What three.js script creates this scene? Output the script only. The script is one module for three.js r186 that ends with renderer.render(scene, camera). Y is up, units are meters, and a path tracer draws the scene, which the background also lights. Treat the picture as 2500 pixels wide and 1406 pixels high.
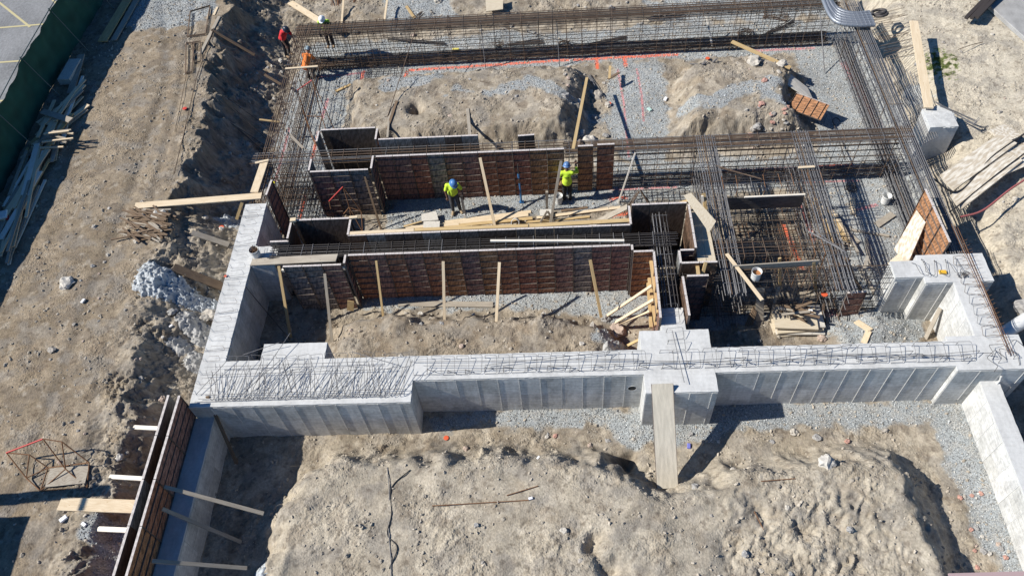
import * as THREE from 'three';
import { Sky } from 'three/addons/objects/Sky.js';
import { mergeGeometries } from 'three/addons/utils/BufferGeometryUtils.js';
import { createNoise2D, createNoise3D } from 'simplex-noise';

// ---------------------------------------------------------------- camera, sky, sun, exposure
const scene = new THREE.Scene();
const camera = new THREE.PerspectiveCamera(40.0, 1024 / 575, 0.5, 600);
camera.position.set(0, 21.64, 0);
camera.rotation.order = 'YXZ';
camera.rotation.set(-53.45 * Math.PI / 180, 5.76 * Math.PI / 180, -6.53 * Math.PI / 180);
camera.updateMatrixWorld();

const renderer = new THREE.WebGLRenderer({ antialias: true });
renderer.toneMapping = THREE.LinearToneMapping;
renderer.toneMappingExposure = 1.42;
renderer.shadowMap.enabled = true;

const sunDir = new THREE.Vector3(-1.15, 1.0, 0.075).normalize();
const sky = new Sky();
sky.scale.setScalar(500);
sky.name = 'sky'; sky.userData.kind = 'structure';
sky.material.uniforms.sunPosition.value.copy(sunDir);
sky.material.uniforms.turbidity.value = 2.2;
sky.material.uniforms.rayleigh.value = 1.2;
sky.material.uniforms.mieCoefficient.value = 0.003;
sky.material.uniforms.mieDirectionalG.value = 0.8;
sky.material.uniforms.cloudCoverage.value = 0;
scene.add(sky);
scene.environmentIntensity = 0.105;
const sun = new THREE.DirectionalLight(new THREE.Color(1.0, 0.95, 0.87), 4.8);
sun.position.copy(sunDir).multiplyScalar(90).add(new THREE.Vector3(0, 0, -17));
sun.target.position.set(0, 0, -17); scene.add(sun.target);
sun.castShadow = true; sun.shadow.mapSize.set(4096, 4096); sun.shadow.radius = 1;
Object.assign(sun.shadow.camera, { left: -40, right: 40, top: 40, bottom: -40, near: 1, far: 200 });
scene.add(sun);

// ---------------------------------------------------------------- helpers
function rng(seed) { let s = seed >>> 0; return () => { s = (s + 0x6D2B79F5) >>> 0; let t = s; t = Math.imul(t ^ (t >>> 15), t | 1); t ^= t + Math.imul(t ^ (t >>> 7), t | 61); return ((t ^ (t >>> 14)) >>> 0) / 4294967296; }; }
const N2 = createNoise2D(rng(11)), N2b = createNoise2D(rng(29)), N3 = createNoise3D(rng(5));
const V = (x, y, z) => new THREE.Vector3(x, y, z);
const C = (r, g, b) => new THREE.Color().setRGB(r, g, b);
const clamp = (v, a = 0, b = 1) => Math.min(b, Math.max(a, v));
const ss = (a, b, v) => { const t = clamp((v - a) / (b - a)); return t * t * (3 - 2 * t); };
const lerp = (a, b, t) => a + (b - a) * t;
const fbm = (x, z, o = 4, n = N2) => { let s = 0, a = 0.5; for (let i = 0; i < o; i++) { s += a * n(x, z); x = x * 2.03 + 17.1; z = z * 2.03 - 9.7; a *= 0.5; } return s; };
const taken = {};
function numbered(name) { if (!(name in taken)) { taken[name] = 0; return name; } taken[name]++; return name + '_' + String(taken[name]).padStart(3, '0'); }
function shade(o) { o.castShadow = true; o.receiveShadow = true; return o; }
function tag(o, label, category, group, kind) { if (label) o.userData.label = label; if (category) o.userData.category = category; if (group) o.userData.group = group; if (kind) o.userData.kind = kind; return o; }
function thing(name, label, category, group, pos, turn) {
  const g = new THREE.Group(); g.name = numbered(name); scene.add(g); tag(g, label, category, group);
  if (pos) g.position.set(...pos); if (turn) g.rotation.y = turn; return g;
}
function mesh(name, geo, mat, parent) { const m = shade(new THREE.Mesh(geo, mat)); m.name = parent ? name : numbered(name); (parent || scene).add(m); return m; }
function struct(name, geo, mat) { const m = mesh(name, geo, mat); m.userData.kind = 'structure'; return m; }
function copyOf(o, label, pos, turn) { const c = o.clone(); c.name = numbered(o.name.replace(/_\d{3}$/, '')); c.userData = { ...o.userData }; if (label) c.userData.label = label; scene.add(c); if (pos) c.position.set(...pos); if (turn !== undefined) c.rotation.y = turn; return c; }

// textures
function tex(w, h, fn, srgb = true, rep) {
  const d = new Uint8Array(w * h * 4); const o = [0, 0, 0];
  for (let j = 0; j < h; j++) for (let i = 0; i < w; i++) {
    fn(i / w, j / h, o, i, j); const k = (j * w + i) * 4;
    for (let c = 0; c < 3; c++) { let v = clamp(o[c]); if (srgb) v = v <= 0.0031308 ? v * 12.92 : 1.055 * Math.pow(v, 1 / 2.4) - 0.055; d[k + c] = v * 255 + 0.5; }
    d[k + 3] = 255;
  }
  const t = new THREE.DataTexture(d, w, h, THREE.RGBAFormat); t.magFilter = THREE.LinearFilter; t.minFilter = THREE.LinearMipmapLinearFilter; t.generateMipmaps = true;
  t.wrapS = t.wrapT = THREE.RepeatWrapping; if (srgb) t.colorSpace = THREE.SRGBColorSpace; if (rep) t.repeat.set(...rep); t.needsUpdate = true; return t;
}
// noise that tiles over the unit square
const tileN = (u, v, f, s = 0) => { const a = u * 2 * Math.PI, b = v * 2 * Math.PI, r = f / (2 * Math.PI); return 0.5 * (N3(Math.cos(a) * r + s, Math.sin(a) * r, Math.cos(b) * r) + N3(Math.sin(b) * r + s, Math.cos(a) * r + 7, Math.sin(a) * r - 3)); };
const std = (color, rough = 0.9, o = {}) => new THREE.MeshStandardMaterial({ color, roughness: rough, ...o });

// unit shapes shared by many pieces
const BOX = new THREE.BoxGeometry(1, 1, 1);
const ROD = new THREE.CylinderGeometry(1, 1, 1, 6, 1);
const ROD8 = new THREE.CylinderGeometry(1, 1, 1, 12, 1);
const _q = new THREE.Quaternion(), _m = new THREE.Matrix4(), UP = V(0, 1, 0);
function rod(name, a, b, r, mat, parent, geo = ROD) {
  const m = mesh(name, geo, mat, parent); const d = V().subVectors(b, a), L = d.length();
  m.position.addVectors(a, b).multiplyScalar(0.5); m.quaternion.setFromUnitVectors(UP, d.divideScalar(L)); m.scale.set(r, L, r); return m;
}
// board from a to b: thickness t along the face normal, width w across; hint is the normal of the wide face
function board(name, a, b, w, t, mat, parent, hint) {
  const m = mesh(name, BOX, mat, parent); const x = V().subVectors(b, a), L = x.length(); x.divideScalar(L);
  let h = hint ? hint.clone() : (Math.abs(x.y) > 0.8 ? V(0, 0.2, 1) : V(0, 1, 0));
  const y = h.addScaledVector(x, -h.dot(x)).normalize(), z = V().crossVectors(x, y);
  _m.makeBasis(x, y, z); m.quaternion.setFromRotationMatrix(_m); m.position.addVectors(a, b).multiplyScalar(0.5); m.scale.set(L, t, w); return m;
}
function box(name, x0, x1, y0, y1, z0, z1, mat, parent) { const m = mesh(name, BOX, mat, parent); m.position.set((x0 + x1) / 2, (y0 + y1) / 2, (z0 + z1) / 2); m.scale.set(Math.abs(x1 - x0), Math.abs(y1 - y0), Math.abs(z1 - z0)); return m; }
// bent bar through points
function bentGeo(pts, r, seg = 5) {
  const gs = []; for (let i = 0; i + 1 < pts.length; i++) {
    const a = V(...pts[i]), b = V(...pts[i + 1]), d = V().subVectors(b, a), L = d.length(); if (L < 1e-4) continue;
    const g = new THREE.CylinderGeometry(r, r, L + r * 0.8, seg, 1, false);
    g.applyQuaternion(_q.setFromUnitVectors(UP, d.divideScalar(L))); g.translate((a.x + b.x) / 2, (a.y + b.y) / 2, (a.z + b.z) / 2); gs.push(g);
  } return mergeGeometries(gs);
}
function bevelBox(w, h, d, b) { // box with a small chamfer, base at y = 0
  const s = new THREE.Shape(); s.moveTo(-w / 2 + b, -d / 2 + b); s.lineTo(w / 2 - b, -d / 2 + b); s.lineTo(w / 2 - b, d / 2 - b); s.lineTo(-w / 2 + b, d / 2 - b); s.closePath();
  const g = new THREE.ExtrudeGeometry(s, { depth: h - 2 * b, bevelEnabled: true, bevelThickness: b, bevelSize: b, bevelSegments: 1 }); g.rotateX(-Math.PI / 2); g.translate(0, b, 0); return g;
}
// ---------------------------------------------------------------- materials
function woodTex(seed, base, dark, str) {
  const r = rng(seed), kn = Array.from({ length: 5 }, () => [r(), r(), 0.012 + r() * 0.02]);
  return tex(512, 64, (u, v, o) => {
    let w = 0; for (const k of kn) { const dx = (u - k[0]) * 5, dy = v - k[1]; w += 0.35 * Math.exp(-(dx * dx + dy * dy) / (k[2] * 3)) ; }
    const gr = 0.5 + 0.5 * Math.sin((v * 7 + w * 1.6 + N2(u * 3 + seed, v * 2.5) * 0.7) * 6.283);
    const f = N2(u * 40 + seed, v * 90) * 0.5 + 0.5, c = N2b(u * 4 + seed, v * 1.3) * 0.5 + 0.5;
    let t = clamp(0.4 * gr * str + 0.3 * f + 0.35 * c); for (const k of kn) { const dx = (u - k[0]) * 6, dy = v - k[1]; if (dx * dx + dy * dy < k[2] * 0.14) t = 1; }
    for (let i = 0; i < 3; i++) o[i] = lerp(base[i], dark[i], t);
  });
}
const wood = {
  p: [1, 2, 3].map(i => std(0xffffff, 0.85, { map: woodTex(i, [0.72, 0.61, 0.44], [0.52, 0.39, 0.24], 0.9) })),
  y: [4, 5, 6].map(i => std(0xffffff, 0.85, { map: woodTex(i, [0.60, 0.45, 0.23], [0.38, 0.25, 0.11], 1) })),
  g: [7, 8, 9].map(i => std(0xffffff, 0.9, { map: woodTex(i, [0.42, 0.38, 0.31], [0.24, 0.20, 0.155], 0.9) })),
  b: [10, 11].map(i => std(0xffffff, 0.9, { map: woodTex(i, [0.23, 0.16, 0.10], [0.10, 0.066, 0.042], 0.9) })),
  w: [12, 13].map(i => std(0xffffff, 0.8, { map: woodTex(i, [0.80, 0.76, 0.68], [0.62, 0.55, 0.44], 0.6) })),
};
const wpick = (k, i) => wood[k][i % wood[k].length];
// wet-black to rusty rebar
const rustTex = (a, b, s) => tex(128, 128, (u, v, o) => { const t = clamp(0.5 + 0.9 * tileN(u, v, 9, s) + 0.3 * tileN(u, v, 40, s + 3)); for (let i = 0; i < 3; i++) o[i] = lerp(a[i], b[i], t); });
const steel = {
  grey: std(0xffffff, 0.55, { metalness: 0.35, map: rustTex([0.12, 0.122, 0.13], [0.24, 0.23, 0.225], 1) }),
  dark: std(0xffffff, 0.6, { metalness: 0.3, map: rustTex([0.035, 0.033, 0.034], [0.09, 0.078, 0.07], 2) }),
  brown: std(0xffffff, 0.8, { metalness: 0.1, map: rustTex([0.075, 0.055, 0.042], [0.17, 0.11, 0.07], 3) }),
  rust: std(0xffffff, 0.9, { map: rustTex([0.12, 0.06, 0.03], [0.24, 0.12, 0.055], 4) }),
};
// cast concrete: tops bright and trowelled, faces with pour marks
function concTex(seed, base, vary, streak) {
  return tex(512, 512, (u, v, o) => {
    const a = tileN(u, v, 5, seed), b = tileN(u, v, 22, seed + 4), c = tileN(u, v, 110, seed + 9), h = N2(u * 2.2 + seed, v * 34) * streak;
    const spot = N2b(u * 60 + seed, v * 60) > 0.86 ? -0.16 : 0;
    const t = 1 + vary * (0.55 * a + 0.4 * b + 0.35 * c) + h + spot; o[0] = base[0] * t; o[1] = base[1] * t; o[2] = base[2] * t;
  });
}
const concTop = std(0xffffff, 0.92, { map: concTex(3, [0.505, 0.505, 0.49], 0.28, 0.03) });
const concCore = std(0xffffff, 0.92, { map: concTex(8, [0.49, 0.49, 0.472], 0.3, 0.05) });
const concFace = [0, 1, 2, 3, 4].map(i => std(0xffffff, 0.85, { map: concTex(20 + i * 5, [[0.49, 0.49, 0.47], [0.505, 0.503, 0.48], [0.465, 0.465, 0.445], [0.48, 0.475, 0.445], [0.52, 0.517, 0.495]][i], 0.5, 0.12) }));
const concFin = std(C(0.56, 0.555, 0.53), 0.95);
// form facing: oiled plywood with smears
function plyTex(seed, a, b, splat) {
  return tex(128, 256, (u, v, o) => {
    const s = N2(u * 3 + v * 2 + seed * 7, v * 9 - u * 5) * 0.6 + N2b(u * 14 + seed, v * 20) * 0.3 + tileN(u, v, 30, seed) * 0.35;
    const t = clamp(0.5 + s); for (let i = 0; i < 3; i++) o[i] = lerp(a[i], b[i], t);
    const d = N2b(u * 7 + seed * 3, v * 13 + 5) + 0.5 * N2(u * 40, v * 60 + seed); if (d > splat) for (let i = 0; i < 3; i++) o[i] = lerp(o[i], [0.34, 0.32, 0.29][i], clamp((d - splat) * 1.6) * 0.75);
  });
}
const formOut = [[0.15, 0.058, 0.035], [0.12, 0.06, 0.045], [0.155, 0.066, 0.035], [0.115, 0.092, 0.078], [0.165, 0.08, 0.037], [0.105, 0.055, 0.045], [0.145, 0.075, 0.055]].map((c, i) => std(0xffffff, 0.8, { map: plyTex(i + 1, c.map(v => v * 0.95), c.map(v => v * 2.8), 0.95 - 0.12 * (i % 3)) }));
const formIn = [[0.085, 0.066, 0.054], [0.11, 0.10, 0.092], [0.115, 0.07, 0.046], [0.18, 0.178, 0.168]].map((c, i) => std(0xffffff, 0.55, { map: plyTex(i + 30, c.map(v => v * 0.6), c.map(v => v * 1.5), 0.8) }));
const formRail = std(0xffffff, 0.75, { metalness: 0.15, map: rustTex([0.055, 0.04, 0.033], [0.26, 0.21, 0.175], 6) });
const formTop = std(0xffffff, 0.9, { map: rustTex([0.36, 0.31, 0.29], [0.66, 0.62, 0.58], 8) });
const plySheet = std(0xffffff, 0.85, { map: tex(256, 256, (u, v, o) => { const t = 0.5 + 0.5 * N2(u * 2.5, v * 22) * 0.7 + 0.2 * N2b(u * 20, v * 60); o[0] = lerp(0.60, 0.46, t); o[1] = lerp(0.53, 0.385, t); o[2] = lerp(0.41, 0.27, t); }) });
const plyGrey = std(0xffffff, 0.85, { map: tex(256, 256, (u, v, o) => { const t = clamp(0.5 + 0.5 * fbm(u * 4, v * 6, 4)), d = N2b(u * 9, v * 9) > 0.72 ? 0.7 : 1; o[0] = lerp(0.64, 0.46, t) * d; o[1] = lerp(0.61, 0.43, t) * d; o[2] = lerp(0.55, 0.375, t) * d; }) });
const rampMat = std(0xffffff, 0.9, { map: tex(256, 512, (u, v, o) => { const t = 1 + 0.12 * N2(u * 3, v * 5) + 0.1 * N2b(u * 12, v * 30) + 0.06 * N2(u * 60, v * 120), d = N2b(u * 24 + 3, v * 60) > 0.84 && u > 0.6 ? 0.5 : 1; o[0] = 0.50 * t * d; o[1] = 0.455 * t * d; o[2] = 0.37 * t * d; }) });
const panelCream = std(0xffffff, 0.85, { map: tex(256, 256, (u, v, o) => { const t = 1 + 0.1 * N2(u * 4, v * 6) + 0.07 * N2b(u * 30, v * 40), e = ss(0.3, 0.7, 0.5 + 0.5 * fbm(u * 5 + 2, v * 5, 3) + 0.4 * Math.max(0, Math.abs(u - 0.5) * 2 - 0.75)); o[0] = lerp(0.62, 0.34, e * 0.7) * t; o[1] = lerp(0.575, 0.27, e * 0.7) * t; o[2] = lerp(0.49, 0.18, e * 0.7) * t; }) });
// ---------------------------------------------------------------- terrain
function sdPoly(p, x, z) { // > 0 inside
  let d = 1e9, c = false; for (let i = 0, j = p.length - 1; i < p.length; j = i++) {
    const [ax, az] = p[i], [bx, bz] = p[j], ex = bx - ax, ez = bz - az, wx = x - ax, wz = z - az, t = clamp((wx * ex + wz * ez) / (ex * ex + ez * ez));
    const dx = wx - ex * t, dz = wz - ez * t; d = Math.min(d, dx * dx + dz * dz); if ((az > z) !== (bz > z) && x < (bx - ax) * (z - az) / (bz - az) + ax) c = !c;
  } d = Math.sqrt(d); return c ? d : -d;
}
function sdLine(p, x, z) { let d = 1e9; for (let i = 0; i + 1 < p.length; i++) { const [ax, az] = p[i], [bx, bz] = p[i + 1], ex = bx - ax, ez = bz - az, wx = x - ax, wz = z - az, t = clamp((wx * ex + wz * ez) / (ex * ex + ez * ez)); d = Math.min(d, Math.hypot(wx - ex * t, wz - ez * t)); } return d; }
const bb = p => ({ p, x0: Math.min(...p.map(q => q[0])) - 2, x1: Math.max(...p.map(q => q[0])) + 2, z0: Math.min(...p.map(q => q[1])) - 2, z1: Math.max(...p.map(q => q[1])) + 2 });
const mounds = [
  { ...bb([[-7.5, -14.6], [-6.5, -15.0], [-3.5, -14.95], [0.4, -14.75], [1.9, -14.3], [2.1, -12.9], [1.6, -11.9], [-6.8, -11.9], [-7.9, -13.2]]), h: 0.85, w: 0.95 },
  { ...bb([[-8.9, -27.1], [-6, -27.4], [1.0, -27.5], [1.7, -26], [1.5, -24], [1.0, -22.0], [-7.9, -22.1], [-8.7, -24]]), h: 0.95, w: 1.2 },
  { ...bb([[4.9, -26.4], [5.8, -27.4], [9.6, -27.3], [10.0, -25.5], [9.7, -23.6], [10.1, -22.1], [4.4, -22.1], [4.6, -24.2]]), h: 1.0, w: 1.1 },
  { ...bb([[-8.7, 20], [-8.75, -8.0], [-8.1, -9.4], [-6.9, -10.2], [-2, -10.25], [1.4, -10.1], [2.4, -9.2], [3.4, -9.1], [4.4, -9.7], [9.4, -10.1], [10.0, -8.6], [10.3, -6], [10.4, 20]]), h: 1.25, w: 1.3 },
  { ...bb([[2.2, -20], [4.9, -19.6], [4.9, -18.2], [2.4, -18.2], [-5.5, -18.2], [-5.5, -18.7], [1, -18.9]]), h: 0.12, w: 0.5 },
];
const bumps = [[9.4, -13.5, 0.9, 0.4], [10.3, -13.7, 0.8, 0.3], [1.72, -9.45, 0.42, -0.75], [-5.42, -24.15, 0.3, -0.6], [0.2, -24.0, 1.0, 0.25], [6.2, -13.4, 0.9, 0.2], [-8.6, -13.6, 0.5, 0.25], [-2.5, -31.5, 2, 0.5], [-8.5, -32, 2, 0.5], [4, -32, 2.5, 0.4], [1.0, -26.4, 0.6, 0.3], [9.6, -26.0, 0.6, 0.35], [-0.5, -13.9, 0.7, 0.3], [-5.2, -14.2, 0.8, 0.25], [-7.6, -6.3, 0.5, 0.2], [1.0, -6.5, 1.6, 0.25], [7.4, -6.0, 1.6, -0.15], [4.9, -7.4, 0.35, -0.16], [5.4, -6.6, 0.4, -0.2], [6.1, -7.0, 0.3, -0.15], [5.8, -5.8, 0.4, -0.2], [0.6, -6.7, 0.4, -0.45], [1.1, -6.1, 0.45, -0.4], [13.6, -22.6, 0.7, 0.3], [14.5, -21.5, 0.8, 0.55], [13.9, -22.4, 0.7, 0.4], [4.4, -6.3, 0.8, -0.2]];
const gravelPolys = [
  [[-6.8, -15.9], [3.2, -15.9], [3.2, -14.5], [1.8, -14.35], [0.6, -14.75], [-2, -15.05], [-6.8, -15.15]],
  [[-6.3, -20.6], [4.6, -20.6], [4.6, -19.9], [1.2, -19.25], [-0.8, -19.2], [-4.3, -18.9], [-6.3, -18.75]],
  [[-11.2, -30.0], [13.1, -30.0], [13.1, -27.2], [9.9, -27.5], [5.6, -27.6], [1.2, -27.6], [-6, -27.3], [-8.7, -27.0], [-8.5, -24.6], [-8.3, -22.0], [-11.3, -21.0]],
  [[-11.3, -22.5], [-8.3, -22.5], [-8.6, -18.8], [-11.0, -18.8]],
  [[9.9, -28], [13.3, -28], [13.2, -14.6], [8.6, -14.6], [8.9, -19], [9.9, -21.6], [10.1, -25]],
  [[1.6, -21.8], [13, -21.8], [13, -20.0], [1.6, -20.0]],
  [[2.5, -27.8], [4.9, -27.8], [4.5, -25.5], [4.6, -23.2], [4.1, -21.5], [2.7, -21.5], [2.1, -23.2], [2.2, -25.6]],
  [[-4.4, -11.4], [11.9, -11.4], [11.9, -10.6], [5.5, -10.45], [4.6, -10.1], [1.8, -10.15], [1.2, -10.7], [0.4, -10.6], [-0.8, -10.55], [-2.1, -10.75], [-4.4, -10.65]],
  [[10.75, -11.4], [11.9, -11.4], [11.9, 6], [11.2, 6], [11.0, -6.3], [10.9, -8.6], [10.5, -10.0]],
  [[7.9, -14.6], [11.8, -14.6], [11.0, -13.2], [9.6, -12.8], [8.8, -12.6], [8.4, -13.4]],
  [[4.0, -14.8], [8.8, -14.8], [8.6, -14.2], [6.0, -14.15], [4.2, -14.0]],
  [[-20, -36], [-15.2, -36], [-14.6, -30.2], [-15.6, -29.2], [-17.6, -28.8], [-18.6, -29.6]],
  [[9.8, -36], [13.4, -36], [12.6, -30], [5, -30], [4.2, -31.4], [8, -32]],
  [[-8.0, -36], [-5.0, -36], [-4.2, -31], [-7.5, -30.6]],
].map(bb);
const gravelLines = [[[[-4.3, -24.9], [-3.9, -25.4], [-3.2, -25.0]], 0.16], [[[-2.7, -24.9], [-1.9, -25.2], [-0.9, -25.6], [-0.2, -25.2], [0.3, -24.6], [1.2, -24.4], [2.0, -24.2]], 0.28], [[[5.2, -24.0], [6.2, -23.8], [6.9, -24.3], [8.0, -24.6], [8.7, -24.9]], 0.35], [[[8.2, -24.2], [8.8, -23.6]], 0.3], [[[-6.6, -25.9], [-5.4, -26.0], [-4.8, -26.3]], 0.45], [[[13.7, -24.2], [14.0, -23.2]], 0.25], [[[1.3, -13.4], [1.9, -12.9]], 0.35], [[[-12.4, -7.2], [-11.8, -6.4], [-11.9, -5]], 0.55], [[[-8.35, -6.6], [-8.2, -6.0]], 0.28]];
function gravelAt(x, z) {
  const n = 0.34 * fbm(x * 1.1, z * 1.1, 4, N2b) + 0.3 * fbm(x * 0.35 + 50, z * 0.35, 2) - 0.05; let m = 0;
  for (const g of gravelPolys) { if (x < g.x0 || x > g.x1 || z < g.z0 || z > g.z1) continue; m = Math.max(m, ss(-0.12, 0.14, sdPoly(g.p, x, z) + n)); if (m === 1) return 1; }
  for (const [l, r] of gravelLines) m = Math.max(m, ss(-0.08, 0.1, r - sdLine(l, x, z) + n * 0.8));
  return m;
}
const crestX = z => { const t = clamp((z + 27) / 17); return lerp(-14.1, -12.55, Math.pow(t, 0.8)); };
function H(x, z, rough = true) {
  const wx = x + 0.32 * fbm(x * 0.7 + 3, z * 0.7, 3), wz = z + 0.32 * fbm(x * 0.7 - 8, z * 0.7 + 5, 3);
  let y = 0.0;
  for (const m of mounds) { if (x < m.x0 || x > m.x1 || z < m.z0 || z > m.z1) continue; const s = sdPoly(m.p, wx, wz); if (s > 0) y = Math.max(y, m.h * ss(0, m.w, s)); }
  for (const [bx, bz, r, h] of bumps) { const d2 = ((wx - bx) ** 2 + (wz - bz) ** 2) / (r * r); if (d2 < 6) y += h * Math.exp(-d2 * 1.4); }
  // bank up to the road on the left
  const cx = crestX(z) + 0.55 * fbm(z * 0.45 + 3, x * 0.2, 3) + 0.3 * fbm(z * 1.6, x * 1.2 + 8, 3, N2b), toe = lerp(-11.45, -10.75, ss(-20, -17.5, z)), base = 0.75 * ss(-19.4, -18.2, z);
  const tl = (toe - wx) / (toe - cx); if (x < toe + 0.5) y = Math.max(y, tl > 0 ? base + (1.9 - base) * (tl < 1.06 ? Math.min(1, Math.pow(Math.min(tl, 1.06) / 1.06, 1.75 + 0.5 * fbm(x * 0.5, z * 0.5, 2)) + 0.06 * Math.min(1, tl * 3)) : 1) : base * ss(-0.25, 0, tl));
  // bank on the right
  const far = ss(-19, -22, z), tr = wx - lerp(12.75, 12.95, far); if (tr > 0) y = Math.max(y, lerp(0.1 + 0.9 * ss(0, 2.2, tr) + 0.75 * ss(2, 6, tr), 0.05 + 1.35 * ss(0.05, 1.5, tr) + 0.45 * ss(1, 5, tr), far));
  // beyond the far wall
  const tn = -29.6 - wz; if (tn > 0 && x > -13 && x < 14) y = Math.max(y, 0.5 * ss(0, 2.5, tn));
  // wheel ruts on the road
  if (x < -13) { const r = sdLine([[-17.5, -32], [-15.6, -26], [-15.2, -20], [-15.0, -10], [-14.8, 0]], x, z), r2 = sdLine([[-15.9, -32], [-14.7, -24], [-14.2, -18]], x, z); y -= 0.05 * Math.exp(-r * r / 0.05) + 0.05 * Math.exp(-r2 * r2 / 0.03); }
  if (z > -9.3 && x > 3.5 && x < 9.5) { const w = ss(-9.0, -7.6, z) * ss(3.5, 4.6, x) * (1 - ss(7.6, 9.5, x)); y -= w * 0.2 * Math.abs(fbm(x * 1.3 + 0.6 * fbm(x * 1.1, z * 1.1, 2), z * 0.8 + 0.5 * fbm(x * 1.5 + 7, z * 1.5, 2), 3)); }
  if (!rough) return y;
  const g = gravelAt(x, z), road = ss(-13.2, -14.6, x), a = lerp(1, 0.22, g) * lerp(1, 0.4, road);
  const pt = clamp(0.35 + 1.5 * fbm(x * 0.42 + 12, z * 0.42, 2)) + (x < -10.9 && x > -13.6 ? 0.6 : 0); const slope = x < -10.9 && x > -14 ? 1.6 : x > 13 ? 0.6 : 1;
  y += a * slope * (0.10 * fbm(x * 0.55, z * 0.55, 2) + pt * (0.06 * (0.2 - Math.abs(fbm(x * 1.4 + 31, z * 1.4, 4))) + 0.03 * fbm(x * 4.3, z * 4.3, 3, N2b) + 0.028 * N2(x * 7.7, z * 7.7)) + 0.006 * N2b(x * 8.3, z * 8.3));
  const cl = fbm(x * 2.3 + 50, z * 2.3, 2, N2b); if (cl > 0.3) y += a * pt * 0.25 * (cl - 0.3) * (1 + 0.9 * N2(x * 9, z * 9));
  if (x < -20.2) y = lerp(y, 1.86, ss(-20.2, -20.5, x));
  return y;
}
// orange and pink marking paint sprayed on gravel: [points, half width, colour 0 orange 1 pink]
const paint = [
  [[[-6.2, -27.87], [-3, -27.92], [-0.8, -28.0], [2, -28.02], [5.3, -28.0]], 0.085, 0], [[[8.6, -28.0], [11.0, -28.0]], 0.07, 1], [[[-10.2, -27.7], [-8.2, -27.85]], 0.06, 1],
  [[[-8.2, -27.9], [-8.25, -27.2], [-6.4, -27.25], [-6.25, -27.85]], 0.08, 0], [[[1.9, -28.0], [1.9, -27.4]], 0.08, 0], [[[3.1, -28.0], [3.1, -27.4]], 0.08, 0],
  [[[2.75, -27.2], [2.85, -25], [2.8, -22.0]], 0.045, 1], [[[3.55, -27.2], [3.6, -25.5], [3.55, -24.0]], 0.045, 1],
  [[[-9.55, -26.2], [-9.6, -25.1]], 0.07, 1], [[[-9.62, -24.2], [-9.64, -22.6]], 0.06, 0], [[[-10.9, -24.5], [-10.9, -21.5]], 0.05, 1],
  [[[12.0, -26.9], [12.2, -25.6], [12.3, -24.3], [12.4, -23.2]], 0.13, 1], [[[6.0, -21.03], [8.2, -21.05], [10.9, -21.08]], 0.07, 0], [[[9.0, -20.3], [11, -20.3]], 0.04, 1],
  [[[2.0, -20.35], [4.4, -20.35]], 0.05, 1], [[[2.0, -19.9], [2.5, -19.9]], 0.1, 0], [[[7.9, -18.3], [8.1, -17.0], [8.15, -16.4]], 0.08, 0], [[[8.7, -19.2], [8.8, -17.6]], 0.08, 1], [[[-10.2, -18.9], [-9.5, -19.0]], 0.07, 0], [[[-9.6, -20.6], [-9.6, -19.4]], 0.07, 0],
  [[[7.4, -14.55], [9, -14.5]], 0.12, 1], [[[10.6, -18.9], [11.3, -19.1]], 0.06, 1], [[[2.0, -18.95], [2.6, -19.1]], 0.08, 0],
];
const GX0 = -26, GZ0 = -37, GW = 48, GD = 34;
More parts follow.
